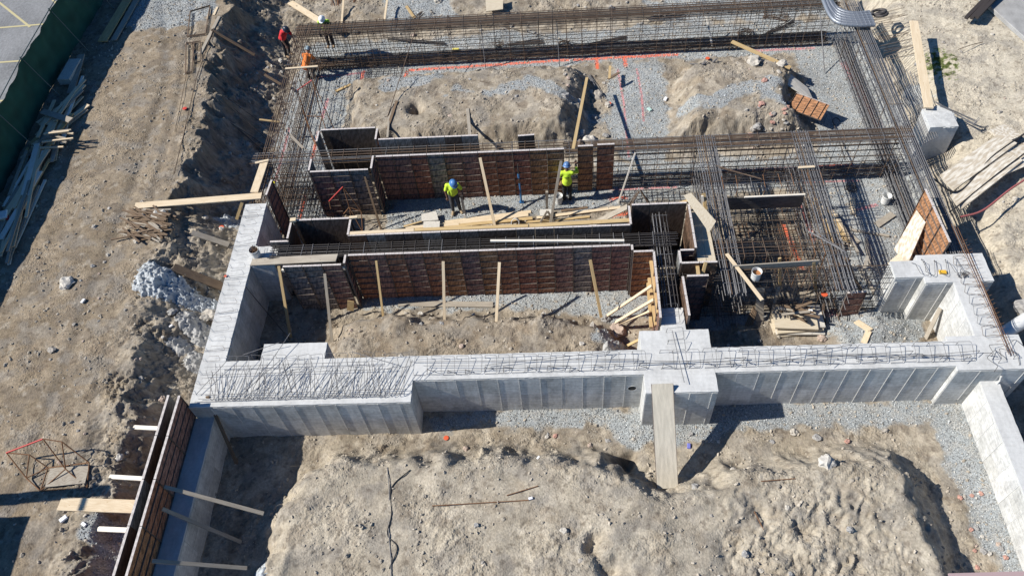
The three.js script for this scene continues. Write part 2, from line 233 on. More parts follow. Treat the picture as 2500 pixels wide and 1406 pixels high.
const groundMap = tex(2048, 1451, (u, v, o) => {
  const x = GX0 + u * GW, z = GZ0 + v * GD, g = gravelAt(x, z);
  const a = fbm(x * 0.45, z * 0.45, 3), b = fbm(x * 1.9 + 9, z * 1.9, 3, N2b), c = N2(x * 9, z * 9), f = N2b(x * 23, z * 23);
  let r = 0.345, gg = 0.30, bl = 0.238;                                  // dry dirt
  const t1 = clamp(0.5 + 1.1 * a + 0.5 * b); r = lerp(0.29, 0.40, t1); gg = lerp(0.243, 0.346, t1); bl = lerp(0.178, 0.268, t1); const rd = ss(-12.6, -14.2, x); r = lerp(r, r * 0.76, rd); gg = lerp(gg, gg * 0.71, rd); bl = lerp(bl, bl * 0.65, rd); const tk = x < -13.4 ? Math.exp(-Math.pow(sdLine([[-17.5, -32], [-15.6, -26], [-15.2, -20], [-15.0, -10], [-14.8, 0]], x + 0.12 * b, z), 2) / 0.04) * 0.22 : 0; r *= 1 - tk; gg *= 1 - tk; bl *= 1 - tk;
  const right = ss(12.4, 14.5, x), fore = ss(-10.5, -9, z) * ss(-9.2, -8, x) * (1 - ss(10.2, 11, x)); // paler soils
  const pl = Math.max(right, 0.5 * fore); r = lerp(r, 0.50, pl * 0.75); gg = lerp(gg, 0.45, pl * 0.75); bl = lerp(bl, 0.355, pl * 0.75);
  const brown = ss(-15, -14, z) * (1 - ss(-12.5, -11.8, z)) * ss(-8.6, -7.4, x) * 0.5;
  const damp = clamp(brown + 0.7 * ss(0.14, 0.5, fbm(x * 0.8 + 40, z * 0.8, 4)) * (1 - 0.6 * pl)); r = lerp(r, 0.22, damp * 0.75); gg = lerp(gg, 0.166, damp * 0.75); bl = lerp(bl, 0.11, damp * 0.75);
  { const k = ss(0.1, 0.24, fbm(x * 0.9 + 4, z * 0.9 + 8, 5) + 0.1 * c) * (1 - pl); r = lerp(r, 0.175, k * 0.6); gg = lerp(gg, 0.143, k * 0.6); bl = lerp(bl, 0.108, k * 0.6); } // patches of damp turned earth
  const pale = ss(0.22, 0.55, fbm(x * 1.3 - 70, z * 1.3, 4, N2b)); r = lerp(r, 0.49, pale * 0.4); gg = lerp(gg, 0.44, pale * 0.4); bl = lerp(bl, 0.36, pale * 0.4);
  const gp = ss(0.05, 0.4, fbm(x * 0.7 - 33, z * 0.7 + 21, 4, N2b)); r = lerp(r, 0.245, gp * 0.55); gg = lerp(gg, 0.222, gp * 0.55); bl = lerp(bl, 0.19, gp * 0.55); const dk = ss(0.2, 0.5, fbm(x * 2.6 + 5, z * 2.6 - 60, 4)); r *= 1 - 0.35 * dk; gg *= 1 - 0.37 * dk; bl *= 1 - 0.38 * dk;
  const k = 0.9 * (1 + 0.18 * c + 0.17 * f + 0.14 * b); r *= k; gg *= k; bl *= k;
  if (x > 14.1 && x < 15.3 && z > -26 && z < -23.8) { const m = ss(0.1, 0.45, fbm(x * 3, z * 3, 3) + 0.6 - Math.hypot(x - 14.7, (z + 24.8) * 0.8)); r = lerp(r, 0.15, m); gg = lerp(gg, 0.175, m); bl = lerp(bl, 0.06, m); } // patch of grass
  if (g > 0) { // crushed stone
    const s1 = N2(x * 16, z * 16), s2 = N2b(x * 31, z * 31), q = 1 + 0.42 * s1 + 0.36 * s2 + 0.25 * a, h = ss(-0.1, 0.4, b + 0.3 * s1);
    const G = [0.285 * q, 0.302 * q, 0.302 * q].map((e, i) => lerp(e, [0.34, 0.32, 0.28][i] * q, h * 0.5)); r = lerp(r, G[0], g); gg = lerp(gg, G[1], g); bl = lerp(bl, G[2], g);
  }
  for (const [l, w, kind] of paint) { const d = sdLine(l, x, z); if (d < w * 2.2) { const m = ss(1.25, 0.55, d / w + 0.55 * N2(x * 12, z * 12) + 0.3 * f) * (kind ? 0.6 : 0.8); if (kind) { r = lerp(r, 0.68, m); gg = lerp(gg, 0.17, m); bl = lerp(bl, 0.18, m); } else { r = lerp(r, 0.82, m); gg = lerp(gg, 0.125, m); bl = lerp(bl, 0.045, m); } } }
  o[0] = r; o[1] = gg; o[2] = bl;
});
groundMap.wrapS = groundMap.wrapT = THREE.MirroredRepeatWrapping;
const dirtBump = tex(2048, 1451, (u, v, o) => { const x = GX0 + u * GW, z = GZ0 + v * GD, p = clamp(0.35 + 1.5 * fbm(x * 0.42 + 12, z * 0.42, 2)), b = N2b(x * 9.7, z * 9.7), c = N2(x * 19, z * 19 + 9); let h = 0.45 + p * 0.14 * b + (0.1 + 0.16 * p) * c; const cr = Math.abs(N2b(x * 2.1 + 40, z * 2.1)); if (cr < 0.05) h -= 0.22 * p * (1 - cr / 0.05); o[0] = o[1] = o[2] = clamp(h); }, false);
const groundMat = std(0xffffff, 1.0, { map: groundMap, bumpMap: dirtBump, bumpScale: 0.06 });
{
  const xs = [-160, -90, -50, -34, -28], zs = [-160, -90, -60, -45, -39]; const st = 0.053;
  for (let x = -25.5; x <= 20.6; x += st) xs.push(x); xs.push(23, 30, 50, 90, 160);
  for (let z = -36; z <= -3.4; z += st) zs.push(z); zs.push(-1, 4, 12, 30, 60, 120);
  const nx = xs.length, nz = zs.length, pos = new Float32Array(nx * nz * 3), uv = new Float32Array(nx * nz * 2), idx = new Uint32Array((nx - 1) * (nz - 1) * 6); let k = 0;
  for (let j = 0; j < nz; j++) for (let i = 0; i < nx; i++) { const n = j * nx + i, x = xs[i], z = zs[j]; pos[n * 3] = x; pos[n * 3 + 1] = H(x, z); pos[n * 3 + 2] = z; uv[n * 2] = (x - GX0) / GW; uv[n * 2 + 1] = (z - GZ0) / GD; }
  for (let j = 0; j + 1 < nz; j++) for (let i = 0; i + 1 < nx; i++) { const a = j * nx + i, b = a + 1, c = a + nx, d = c + 1; idx[k++] = a; idx[k++] = c; idx[k++] = b; idx[k++] = b; idx[k++] = c; idx[k++] = d; }
  const g = new THREE.BufferGeometry(); g.setAttribute('position', new THREE.BufferAttribute(pos, 3)); g.setAttribute('uv', new THREE.BufferAttribute(uv, 2)); g.setIndex(new THREE.BufferAttribute(idx, 1)); g.computeVertexNormals();
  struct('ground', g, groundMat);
}
// crushed stone scattered over the gravel beds
{
  const r = rng(77), geo = new THREE.IcosahedronGeometry(1, 0), p = geo.attributes.position; const seen = {};
  for (let i = 0; i < p.count; i++) { const key = [p.getX(i), p.getY(i), p.getZ(i)].map(v => v.toFixed(3)).join(); if (!(key in seen)) seen[key] = 0.72 + 0.5 * r(); p.setXYZ(i, p.getX(i) * seen[key], p.getY(i) * seen[key] * 0.7, p.getZ(i) * seen[key] * 0.85); } geo.computeVertexNormals();
  const list = []; for (let n = 0; n < 330000; n++) { const x = -19 + 33 * r(), z = -34 + 30 * r(); const g = gravelAt(x, z); if (g < 0.35 || r() > 0.35 + 0.65 * g) continue; const s = 0.012 + 0.02 * r() * r() + (r() > 0.985 ? 0.02 : 0); list.push([x, H(x, z) + s * 0.25, z, s, r() * 6.28, r()]); }
  const im = new THREE.InstancedMesh(geo, std(0xffffff, 0.95), list.length), m = new THREE.Matrix4(), q = new THREE.Quaternion(), e = new THREE.Euler(), col = new THREE.Color();
  list.forEach((s, i) => { m.compose(V(s[0], s[1], s[2]), q.setFromEuler(e.set(s[5] * 3, s[4], s[5] * 5)), V(s[3], s[3], s[3])); im.setMatrixAt(i, m); const t = 0.15 + 0.42 * s[5] * s[5] + 0.04, h = (s[4] * 7.3) % 1; im.setColorAt(i, col.setRGB(t * (h > 0.8 ? 1.05 : 0.97), t, t * (h > 0.8 ? 0.9 : 0.99))); });
  im.name = 'gravel'; shade(im); tag(im, 'grey crushed stone spread along the footings', 'gravel', null, 'stuff'); scene.add(im);
}
// ---------------------------------------------------------------- cast concrete walls
const WT = 1.95; // wall top
const uvBox = (x0, x1, y0, y1, z0, z1) => { const g = new THREE.BoxGeometry(x1 - x0, y1 - y0, z1 - z0); g.translate((x0 + x1) / 2, (y0 + y1) / 2, (z0 + z1) / 2); const p = g.attributes.position, n = g.attributes.normal, u = g.attributes.uv; for (let i = 0; i < p.count; i++) { const ax = Math.abs(n.getX(i)), ay = Math.abs(n.getY(i)); if (ay > 0.5) u.setXY(i, p.getX(i) / 3, p.getZ(i) / 3); else if (ax > 0.5) u.setXY(i, p.getZ(i) / 3, p.getY(i) / 3); else u.setXY(i, p.getX(i) / 3, p.getY(i) / 3); } return g; };
const rW = rng(101);
function wallBlock(parent, name, x0, x1, z0, z1, y0 = -0.4, y1 = WT) { // rough core with a trowelled cap
  mesh(name, uvBox(x0, x1, y0, y1 - 0.03, z0, z1), concCore, parent);
  const s = new THREE.Shape(); const e = [[x0, z0], [x1, z0], [x1, z1], [x0, z1]], pts = []; const rr = rng(Math.round(x0 * 91 + z0 * 17) + 999);
  for (let k = 0; k < 4; k++) { const [ax, az] = e[k], [bx, bz] = e[(k + 1) % 4], L = Math.hypot(bx - ax, bz - az), n = Math.max(2, Math.round(L / 0.12)), nx = (bz - az) / L, nz = -(bx - ax) / L; for (let i = 0; i < n; i++) { const t = i / n, j = i ? (rr() - 0.6) * 0.014 : 0; pts.push([lerp(ax, bx, t) + nx * j, lerp(az, bz, t) + nz * j]); } }
  pts.forEach((p, i) => i ? s.lineTo(p[0], -p[1]) : s.moveTo(p[0], -p[1]));
  const g = new THREE.ExtrudeGeometry(s, { depth: 0.045, bevelEnabled: false }); g.rotateX(-Math.PI / 2); g.translate(0, y1 - 0.04 + 0.0007 * Math.round(rr() * 9), 0);
  const p = g.attributes.position, u = g.attributes.uv; for (let i = 0; i < p.count; i++) u.setXY(i, p.getX(i) / 3, p.getZ(i) / 3 + p.getY(i));
  mesh('wall_top', g, concTop, parent);
}
// the prints of the form panels on a face: plates with fins between; axis 'x' runs along x on a plane z = c, axis 'z' along z on a plane x = c
function facePanels(parent, axis, a0, a1, c, sgn, y0 = -0.35, y1 = WT - 0.05, w = 0.6096) {
  const n = Math.max(1, Math.ceil((a1 - a0) / w - 0.12)); let a = a0; const lift = rW() < 0.5;
  for (let i = 0; i < n; i++) {
    const b = i === n - 1 ? a1 : a + w, th = 0.006 + 0.005 * rW(), mt = concFace[Math.floor(rW() * 5)]; const g0 = 0.004;
    const split = y0 + (y1 - y0) * (0.52 + 0.1 * rW());
    for (const [p, q, m2] of rW() < 0.7 ? [[y0, split, concFace[Math.floor(rW() * 5)]], [split + 0.004, y1, mt]] : [[y0, y1, mt]])
      mesh('face_panel', axis === 'x' ? uvBox(a + g0, b - g0, p, q, sgn > 0 ? c : c - th, sgn > 0 ? c + th : c) : uvBox(sgn > 0 ? c : c - th, sgn > 0 ? c + th : c, p, q, a + g0, b - g0), m2, parent);
    if (i < n - 1) { const f0 = y0 + (rW() < 0.4 ? (y1 - y0) * rW() * 0.6 : 0), d = 0.012 + 0.012 * rW(); axis === 'x' ? box('joint_fin', b - 0.006, b + 0.006, f0, y1, c, c + sgn * d, concFin, parent) : box('joint_fin', c, c + sgn * d, f0, y1, b - 0.006, b + 0.006, concFin, parent); }
    a = b;
  }
}
const barT = 0.0068;
// ---- front wall
const frontWall = thing('front_wall', 'long pale concrete foundation wall with rebar loops sticking out of its top', 'wall');
wallBlock(frontWall, 'thick_block', -10.77, -4.31, -12.15, -10.63);
wallBlock(frontWall, 'wall_core', -4.309, 2.309, -12.151, -11.33);
wallBlock(frontWall, 'pilaster', 2.31, 4.31, -12.79, -10.72);
wallBlock(frontWall, 'wall_core', 4.311, 10.899, -12.152, -11.33);
wallBlock(frontWall, 'pilaster', 10.90, 12.90, -12.30, -11.19);
wallBlock(frontWall, 'inner_block', -8.96, -7.02, -12.72, -12.153);
facePanels(frontWall, 'x', -10.75, -4.32, -10.63, 1); facePanels(frontWall, 'x', -4.29, 2.30, -11.33, 1); facePanels(frontWall, 'x', 2.32, 4.30, -10.72, 1); facePanels(frontWall, 'x', 4.33, 10.88, -11.33, 1); facePanels(frontWall, 'x', 10.91, 12.89, -11.19, 1);
facePanels(frontWall, 'z', -11.32, -10.64, -4.309, 1); facePanels(frontWall, 'z', -11.32, -10.73, 2.31, -1); facePanels(frontWall, 'z', -11.32, -10.73, 4.31, 1); facePanels(frontWall, 'z', -12.29, -11.2, 12.9, 1); facePanels(frontWall, 'z', -12.78, -12.16, 2.31, -1); facePanels(frontWall, 'z', -12.78, -12.16, 4.31, 1); facePanels(frontWall, 'z', -12.71, -12.16, -7.02, 1); facePanels(frontWall, 'z', -11.32, -11.2, 10.9, -1);
{ // rim of a sleeve hole; a black disc paints the shade inside it
  const ring = new THREE.TorusGeometry(0.13, 0.012, 6, 20); const m = mesh('sleeve_rim', ring, concFin, frontWall); m.position.set(2.02, 1.18, -11.325);
  const d = mesh('sleeve_shade_disc', new THREE.CircleGeometry(0.13, 20), std(C(0.02, 0.02, 0.02), 1), frontWall); d.position.set(2.02, 1.18, -11.318);
}
// loops sticking out of the top, hooks, and the loose bars lying in them
{
  const r = rng(8), uGeo = bentGeo([[-0.36, -0.06, 0.26], [-0.36, 0.05, 0.26], [-0.04, 0.07, 0.27], [0, 0.08, 0.24], [0.0, 0.22, -0.22], [-0.03, 0.23, -0.26], [-0.34, 0.23, -0.27], [-0.36, -0.06, -0.27]], barT);
  const hook = bentGeo([[0, 0, 0.05], [0.03, 0.19, -0.02], [0.06, 0.2, 0.02], [0.26, 0.17, 0.05], [0.28, 0.14, 0.05]], barT * 1.15);
  for (let x = -3.9; x < 11.7; x += 0.37 + 0.05 * r()) { if (x > 2.6 && x < 3.6 && r() < 0.5) continue; const m = mesh('rebar_loop', uGeo, steel.grey, frontWall); m.position.set(x + 0.05 * r(), WT, -11.74); m.rotation.set((r() - 0.5) * 0.1, (r() - 0.5) * 0.1, (r() - 0.5) * 0.08); m.scale.set(0.9 + 0.25 * r(), 0.7 + 0.3 * r(), 1); }
  for (let x = -3.9; x < 12; x += 0.5 + 0.2 * r()) { const m = mesh('rebar_hook', hook, steel.dark, frontWall); m.position.set(x, WT, -11.6 + 0.06 * r()); m.rotation.y = (r() - 0.5) * 0.3 + (x > 3.5 ? Math.PI : 0); m.rotation.x = 0.4 * r() - 0.1; }
  for (const [x, z] of [[12.1, -11.9], [12.35, -11.7], [11.85, -11.6], [12.5, -11.95]]) { const m = mesh('rebar_loop', uGeo, steel.dark, frontWall); m.position.set(x, WT, z); m.rotation.y = 1.2 + r() * 2; }
  const b = [[-4.4, -11.9, 2.2, -11.75], [-3.6, -11.55, 3.6, -11.62], [-2.2, -11.7, 1.4, -12.0], [0.4, -11.8, 4.9, -11.55], [2.2, -11.62, 5.2, -11.7], [4.2, -11.5, 9.8, -11.75], [5.0, -11.9, 10.6, -11.6], [5.6, -11.55, 8.2, -12.02], [6.9, -11.78, 11.2, -11.52], [8.2, -11.5, 11.6, -11.72], [4.6, -11.72, 7.6, -11.5], [-4.0, -11.72, 0.2, -11.58]];
  b.forEach(([x0, z0, x1, z1], i) => { const t = thing('rebar', ['loose grey reinforcing bar lying in the rebar loops on the front wall top'][0], 'rebar', 'loose bars on the front wall top'); const y0 = WT + 0.10 + 0.018 * (i % 4), y1 = WT + 0.15 + 0.016 * (i % 3); rod('bar', V(x0, y0, z0), V(x1, y1, z1), 0.0085, steel.grey, t); rod('bent_end', V(x1, y1, z1), V(x1 - 0.16, y1 - 0.02, z1 + 0.14), 0.0085, steel.grey, t); });
  // jumble of hairpins on the thick block
  const pin = L => bentGeo([[-0.075, 0.02, -L], [-0.075, 0, -0.1], [-0.05, -0.01, -0.02], [0, -0.015, 0.02], [0.05, -0.01, -0.02], [0.075, 0, -0.1], [0.075, 0.03, -L * 0.93]], 0.0072, 5), pins = [pin(0.8), pin(1.0), pin(1.15)];
  for (let i = 0; i < 46; i++) { const m = mesh('rebar_hairpin', pins[i % 3], i % 4 ? steel.grey : steel.dark, frontWall); const x = -10.1 + 5.6 * (i + 0.4 * r()) / 46; m.position.set(x, WT + 0.05 + 0.09 * r(), -10.78 - 0.06 * r()); m.rotation.set(0.22 + 0.25 * r(), (r() - 0.5) * 0.9, (r() - 0.5) * 0.9); }
  for (let i = 0; i < 15; i++) { const m = mesh('rebar_loop', uGeo, steel.grey, frontWall); m.position.set(-9.6 + 0.37 * i, WT, -12.0); m.rotation.set((r() - 0.5) * 0.3, (r() - 0.5) * 0.5, 0); m.scale.z = 0.7; }
  for (let i = 0; i < 15; i++) { const m = mesh('rebar_hairpin', pins[0], steel.grey, frontWall); m.position.set(-9.6 + 0.37 * i, WT + 0.02, -11.2); m.rotation.set(-1.35 + 0.3 * r(), (r() - 0.5) * 0.4, 0); m.scale.z = 0.55; }
  for (const [z, y, x0, x1] of [[-10.85, 0.09, -10.5, -4.5], [-10.95, 0.14, -10.3, -4.4], [-11.6, 0.16, -10.6, -4.9], [-11.85, 0.2, -10.2, -5.4], [-10.78, 0.06, -10.6, -5.0]]) rod('tie_bar', V(x0, WT + y, z), V(x1, WT + y + 0.01, z - 0.03), 0.008, steel.grey, frontWall);
  for (const [x0, z0, x1, z1, y1] of [[-9.5, -12.3, -8.4, -12.6, 0.25], [-8.9, -11.3, -8.1, -12.9, 0.3], [-10.6, -11.0, -9.8, -12.2, 0.2], [-9.3, -10.9, -8.2, -12.0, 0.3], [-6.2, -12.3, -4.9, -11.8, 0.2]]) rod('tie_bar', V(x0, WT + 0.1, z0), V(x1, WT + y1, z1), 0.009, steel.grey, frontWall);
  for (const [x, z] of [[3.35, -12.6], [3.35, -12.2], [3.3, -13.15], [3.3, -13.45]]) { const m = mesh('rebar_loop', uGeo, steel.grey, frontWall); m.position.set(x + 0.2, WT, z); m.scale.set(1.3, 1, 0.55); m.rotation.y = 0.1; }
  rod('tie_bar', V(3.25, WT + 0.1, -12.7), V(3.38, WT + 0.16, -10.95), 0.01, steel.grey, frontWall);
}
wallBlock(frontWall, 'wall_core', 2.96, 3.67, -13.58, -12.7905); facePanels(frontWall, 'z', -13.57, -12.8, 2.96, -1); facePanels(frontWall, 'z', -13.57, -12.8, 3.67, 1);
// ---- left wall
const leftWall = thing('left_wall', 'pale concrete foundation wall beside the brown road bank, bucket on its top', 'wall');
wallBlock(leftWall, 'wall_core', -10.771, -10.02, -18.5, -12.152); wallBlock(leftWall, 'cross_stub', -10.019, -9.22, -16.57, -15.75);
facePanels(leftWall, 'z', -18.49, -16.58, -10.02, 1); facePanels(leftWall, 'z', -15.74, -12.16, -10.02, 1); facePanels(leftWall, 'z', -18.49, -10.64, -10.771, -1); facePanels(leftWall, 'x', -10.0, -9.23, -15.75, 1);
{
  const r = rng(18), g = bentGeo([[-0.42, -0.06, -0.1], [-0.4, 0.1, -0.1], [-0.26, 0.07, 0.07], [-0.24, 0.07, 0.08], [0.24, 0.09, 0.06], [0.27, 0.12, 0.04], [0.2, 0.15, -0.1], [0.17, 0.15, -0.11], [-0.12, 0.14, -0.1]], 0.0048);
  for (let z = -18.2; z < -10.9; z += 0.33 + 0.05 * r()) { const m = mesh('rebar_loop', g, r() < 0.5 ? steel.brown : steel.grey, leftWall); m.position.set(-10.4, WT, z); m.rotation.set((r() - 0.5) * 0.2, (r() - 0.5) * 0.2, (r() - 0.5) * 0.1); m.scale.set(0.95 + 0.2 * r(), 0.8 + 0.5 * r(), 0.7 + 0.2 * r()); }
  for (let z = -17.9; z < -11.2; z += 1.35) rod('tie_bar', V(-10.85, WT + 0.06, z), V(-10.1 + 0.2 * r(), WT + 0.1, z - 0.12 + 0.2 * r()), 0.007, steel.grey, leftWall);
  for (const x of [-9.7, -9.45, -9.3]) { const m = mesh('rebar_loop', g, steel.grey, leftWall); m.position.set(x, WT, -16.3); m.rotation.y = 1.57; m.scale.setScalar(0.7); }
}
// ---- right wall
const rightWall = thing('right_wall', 'pale sunlit concrete foundation wall with stepped pilaster and rusty bars on its top', 'wall');
wallBlock(rightWall, 'wall_core', 11.72, 12.50, -14.189, -12.301); wallBlock(rightWall, 'pilaster', 10.921, 12.89, -15.25, -14.19); wallBlock(rightWall, 'pilaster_step', 10.1, 10.92, -15.05, -14.42);
facePanels(rightWall, 'x', 10.93, 11.71, -14.19, 1); facePanels(rightWall, 'x', 10.11, 10.9, -14.42, 1); facePanels(rightWall, 'z', -14.18, -12.31, 11.72, -1); facePanels(rightWall, 'z', -14.41, -14.2, 10.92, -1); facePanels(rightWall, 'z', -14.18, -12.31, 12.5, 1); facePanels(rightWall, 'z', -15.24, -14.2, 12.89, 1); facePanels(rightWall, 'x', 12.51, 12.88, -14.19, 1); facePanels(rightWall, 'z', -15.04, -14.43, 10.1, -1);
box('corner_strip', 10.14, 10.19, 0.1, 1.75, -14.42, -14.385, concFin, rightWall); box('corner_strip', 10.935, 11.0, 0, 1.88, -14.19, -14.17, concFin, rightWall);
{
  const r = rng(28), g = bentGeo([[0.3, -0.08, 0.16], [0.28, 0.08, 0.15], [-0.2, 0.1, 0.14], [-0.25, 0.1, 0.1], [-0.2, 0.16, -0.14], [0.1, 0.17, -0.16], [0.28, -0.06, -0.16]], 0.0062);
  for (let z = -14.9; z < -12.3; z += 0.36) { const m = mesh('rebar_loop', g, r() < 0.6 ? steel.brown : steel.grey, rightWall); m.position.set(12.12, WT, z); m.rotation.y = (r() - 0.5) * 0.3; }
  for (const x of [10.9, 11.15, 11.5, 11.9]) { const m = mesh('rebar_loop', g, steel.dark, rightWall); m.position.set(x, WT, -14.7); m.rotation.y = 1.5 + (r() - 0.5) * 0.4; m.scale.x = 1.2; }
  for (let i = 0; i < 4; i++) rod('rusty_bar', V(12.28 + 0.05 * i, WT + 0.12 + 0.04 * (i % 3), -16.4 + 0.3 * r()), V(12.36 + 0.035 * i, WT + 0.1 + 0.04 * (i % 2), -11.5 - 0.3 * r()), 0.0075, steel.rust, rightWall);
  for (let z = -15.6; z < -12; z += 0.16) rod('stirrup_leg', V(12.2 + 0.05 * r(), WT + 0.02, z), V(12.5, WT + 0.2 + 0.05 * r(), z + 0.1 * (r() - 0.5)), 0.0045, steel.rust, rightWall);
}
// ---- low walls running towards the viewer on both sides
const lowRight = thing('low_wall', 'low sunlit concrete wall joining the front wall below the right corner', 'wall');
wallBlock(lowRight, 'wall_core', 11.73, 12.24, -11.188, 8, -0.4, 1.32); facePanels(lowRight, 'z', -11.17, 6, 11.73, -1, -0.3, 1.26);
for (const g of [bentGeo([[12.16, 1.3, -11.1], [12.2, 1.45, -11.12], [12.17, 1.62, -11.15]], 0.03)]) mesh('grout_lump', g, concFin, lowRight);
const lowLeft = thing('low_wall', 'low shaded concrete wall carrying the long near formwork', 'wall');
wallBlock(lowLeft, 'wall_core', -11.2, -10.25, -10.62, 8, -0.4, 1.3); facePanels(lowLeft, 'z', -10.61, 6, -10.25, 1, -0.3, 1.24, 1.2);
// ---------------------------------------------------------------- formwork panels: plywood face, steel rails, cross bars
const rF = rng(404); let formCount = 0;
function formPanel(parent, w, h, o = {}) { // local: width along +x, up +y, form face at z = 0 looking to -z, ribs towards +z
  const g = new THREE.Group(); g.name = 'form_panel'; parent.add(g); const T = 0.064, k = formCount++;
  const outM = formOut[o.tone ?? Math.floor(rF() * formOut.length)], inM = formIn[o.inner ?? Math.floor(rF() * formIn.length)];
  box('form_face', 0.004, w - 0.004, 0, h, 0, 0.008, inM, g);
  box('plywood_back', 0.008, w - 0.008, 0.008, h - 0.008, 0.0085, 0.018, outM, g);
  box('side_rail', 0.002, 0.009, 0, h, 0.0085, T, formRail, g); box('side_rail', w - 0.009, w - 0.002, 0, h, 0.0085, T, formRail, g);
  box('top_rail', 0.01, w - 0.01, h - 0.008, h + 0.004, -0.002, T + 0.002, formTop, g); box('bottom_rail', 0.01, w - 0.01, 0.001, 0.009, 0.019, T, formRail, g);
  if (o.horizontal) { for (let x = 0.3; x < w - 0.1; x += 0.305) box('cross_bar', x, x + 0.008, 0.01, h - 0.01, 0.019, T - 0.004, formRail, g); }
  else { const pLit = rF() < 0.3 ? 0.8 : 0.05; for (let y = 0.305; y < h - 0.12; y += 0.305) { const lit = rF() < pLit; box('cross_bar', 0.01, w - 0.01, y, y + 0.008, 0.019, T - (lit ? 0.001 : 0.016), formRail, g); } }
  return g;
}
// run of panels from (x0,z0) to (x1,z1); ribs are on the left-hand side (out) of the direction of travel turned by side
function formRun(label, x0, z0, x1, z1, yb, h, side, o = {}) {
  const t = thing('formwork', label, 'formwork', o.group); const L = Math.hypot(x1 - x0, z1 - z0), n = o.n || Math.max(1, Math.round(L / 0.61)), w = L / n; const a = Math.atan2(-(z1 - z0), x1 - x0);
  t.position.set(x0, yb, z0); t.rotation.y = a; // local +x along the run, local +z to the right of travel
  for (let i = 0; i < n; i++) { const p = formPanel(t, w - 0.003, h + (o.jit ? (rF() - 0.5) * 0.02 : 0), o); if (side > 0) p.position.set(i * w, 0, 0); else { p.rotation.y = Math.PI; p.position.set((i + 1) * w, 0, 0); } p.position.z += side * 0.002 * (i % 2); }
  if (o.tilt) t.rotation.x = o.tilt;
  return t;
}
const FT = 2.4;
// wall 1 (between the front wall and the workers): rib side south for the south forms
formRun('long front formwork of rust brown panels above the middle mound', -6.69, -15.74, 2.26, -15.74, -0.04, FT + 0.04, 1, { n: 15 });
formRun('front formwork bump of dark panels under the white waler', -8.74, -15.37, -6.85, -15.37, -0.04, FT + 0.04, 1, { n: 3 });
formRun('narrow shaded return panel at the left corner of the long front formwork', -6.80, -15.38, -6.80, -15.735, -0.04, FT + 0.04, 1, { n: 1, tone: 5 });
formRun('single tan brown panel at the right end of the long front formwork', 2.33, -15.49, 2.96, -15.49, -0.04, FT + 0.02, 1, { n: 1, tone: 4 });
formRun('narrow return panel beside the single tan brown panel', 2.335, -15.73, 2.335, -15.5, -0.04, FT + 0.03, 1, { n: 1, tone: 5 });
formRun('long inner formwork with black oiled faces behind the front rebar cage', -6.82, -16.54, 2.33, -16.54, -0.04, FT, -1, { n: 15 });
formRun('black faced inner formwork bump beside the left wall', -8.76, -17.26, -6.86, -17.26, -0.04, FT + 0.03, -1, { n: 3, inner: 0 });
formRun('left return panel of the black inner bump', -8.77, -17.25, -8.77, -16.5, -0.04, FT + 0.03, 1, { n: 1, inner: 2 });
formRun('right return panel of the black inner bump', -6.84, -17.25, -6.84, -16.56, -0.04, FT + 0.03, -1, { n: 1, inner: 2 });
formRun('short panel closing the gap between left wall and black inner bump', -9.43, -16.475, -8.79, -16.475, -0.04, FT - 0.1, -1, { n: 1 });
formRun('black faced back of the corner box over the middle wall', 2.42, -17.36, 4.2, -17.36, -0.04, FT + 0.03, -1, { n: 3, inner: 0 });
formRun('left side panel of the corner box over the middle wall', 2.37, -17.35, 2.37, -16.56, -0.04, FT + 0.03, 1, { n: 1, inner: 2 });
formRun('right side panels of the corner box over the middle wall', 4.22, -17.34, 4.22, -15.5, -0.04, FT + 0.03, -1, { n: 3, inner: 2, tone: 4 });
// middle wall
formRun('west formwork of the middle wall behind the tan walers', 2.99, -15.46, 2.95, -12.96, -0.3, FT + 0.26, 1, { n: 4, tone: 0 });
formRun('stubby panel facing the viewer at the foot of the corner box', 3.76, -15.48, 4.2, -15.48, -0.04, FT + 0.02, 1, { n: 1, tone: 5 });
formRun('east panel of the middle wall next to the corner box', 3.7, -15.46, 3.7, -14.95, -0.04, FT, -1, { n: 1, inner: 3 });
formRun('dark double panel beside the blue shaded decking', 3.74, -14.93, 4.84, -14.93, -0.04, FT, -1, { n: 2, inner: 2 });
formRun('dark brown panel facing the viewer beside the middle wall', 3.84, -14.46, 4.5, -14.46, 0.0, FT, 1, { n: 1, tone: 5 });
formRun('east formwork of the middle wall with whitened edges', 3.69, -14.44, 3.71, -13.0, -0.2, FT + 0.18, -1, { n: 2 });
// wall 2
formRun('long back formwork of mixed brown and grey panels behind the workers', -6.33, -20.28, 0.33, -20.26, -0.06, FT - 0.06, 1, { n: 11 });
formRun('dark back formwork bump behind the pipe cart', -8.57, -19.6, -6.5, -19.6, -0.06, FT, 1, { n: 3 });
formRun('left return panel of the dark back formwork bump', -8.59, -20.2, -8.59, -19.62, -0.06, FT, 1, { n: 1 });
formRun('right return panel of the dark back formwork bump', -6.44, -20.24, -6.44, -19.6, -0.06, FT, -1, { n: 1, tone: 5 });
formRun('single orange brown panel standing right of the worker facing it', 0.8, -20.36, 1.35, -20.36, -0.06, FT - 0.06, 1, { n: 1, tone: 4 });
formRun('single brown panel with an orange spray mark near the rebar grid', 1.48, -20.37, 2.09, -20.37, -0.06, FT - 0.04, 1, { n: 1, tone: 2 });
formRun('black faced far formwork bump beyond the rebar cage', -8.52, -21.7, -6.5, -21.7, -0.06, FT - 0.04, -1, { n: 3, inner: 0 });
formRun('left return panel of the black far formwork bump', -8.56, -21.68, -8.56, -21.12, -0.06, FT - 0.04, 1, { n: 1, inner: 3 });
formRun('right return panel of the black far formwork bump', -6.46, -21.68, -6.46, -21.1, -0.06, FT - 0.04, -1, { n: 1, inner: 3 });
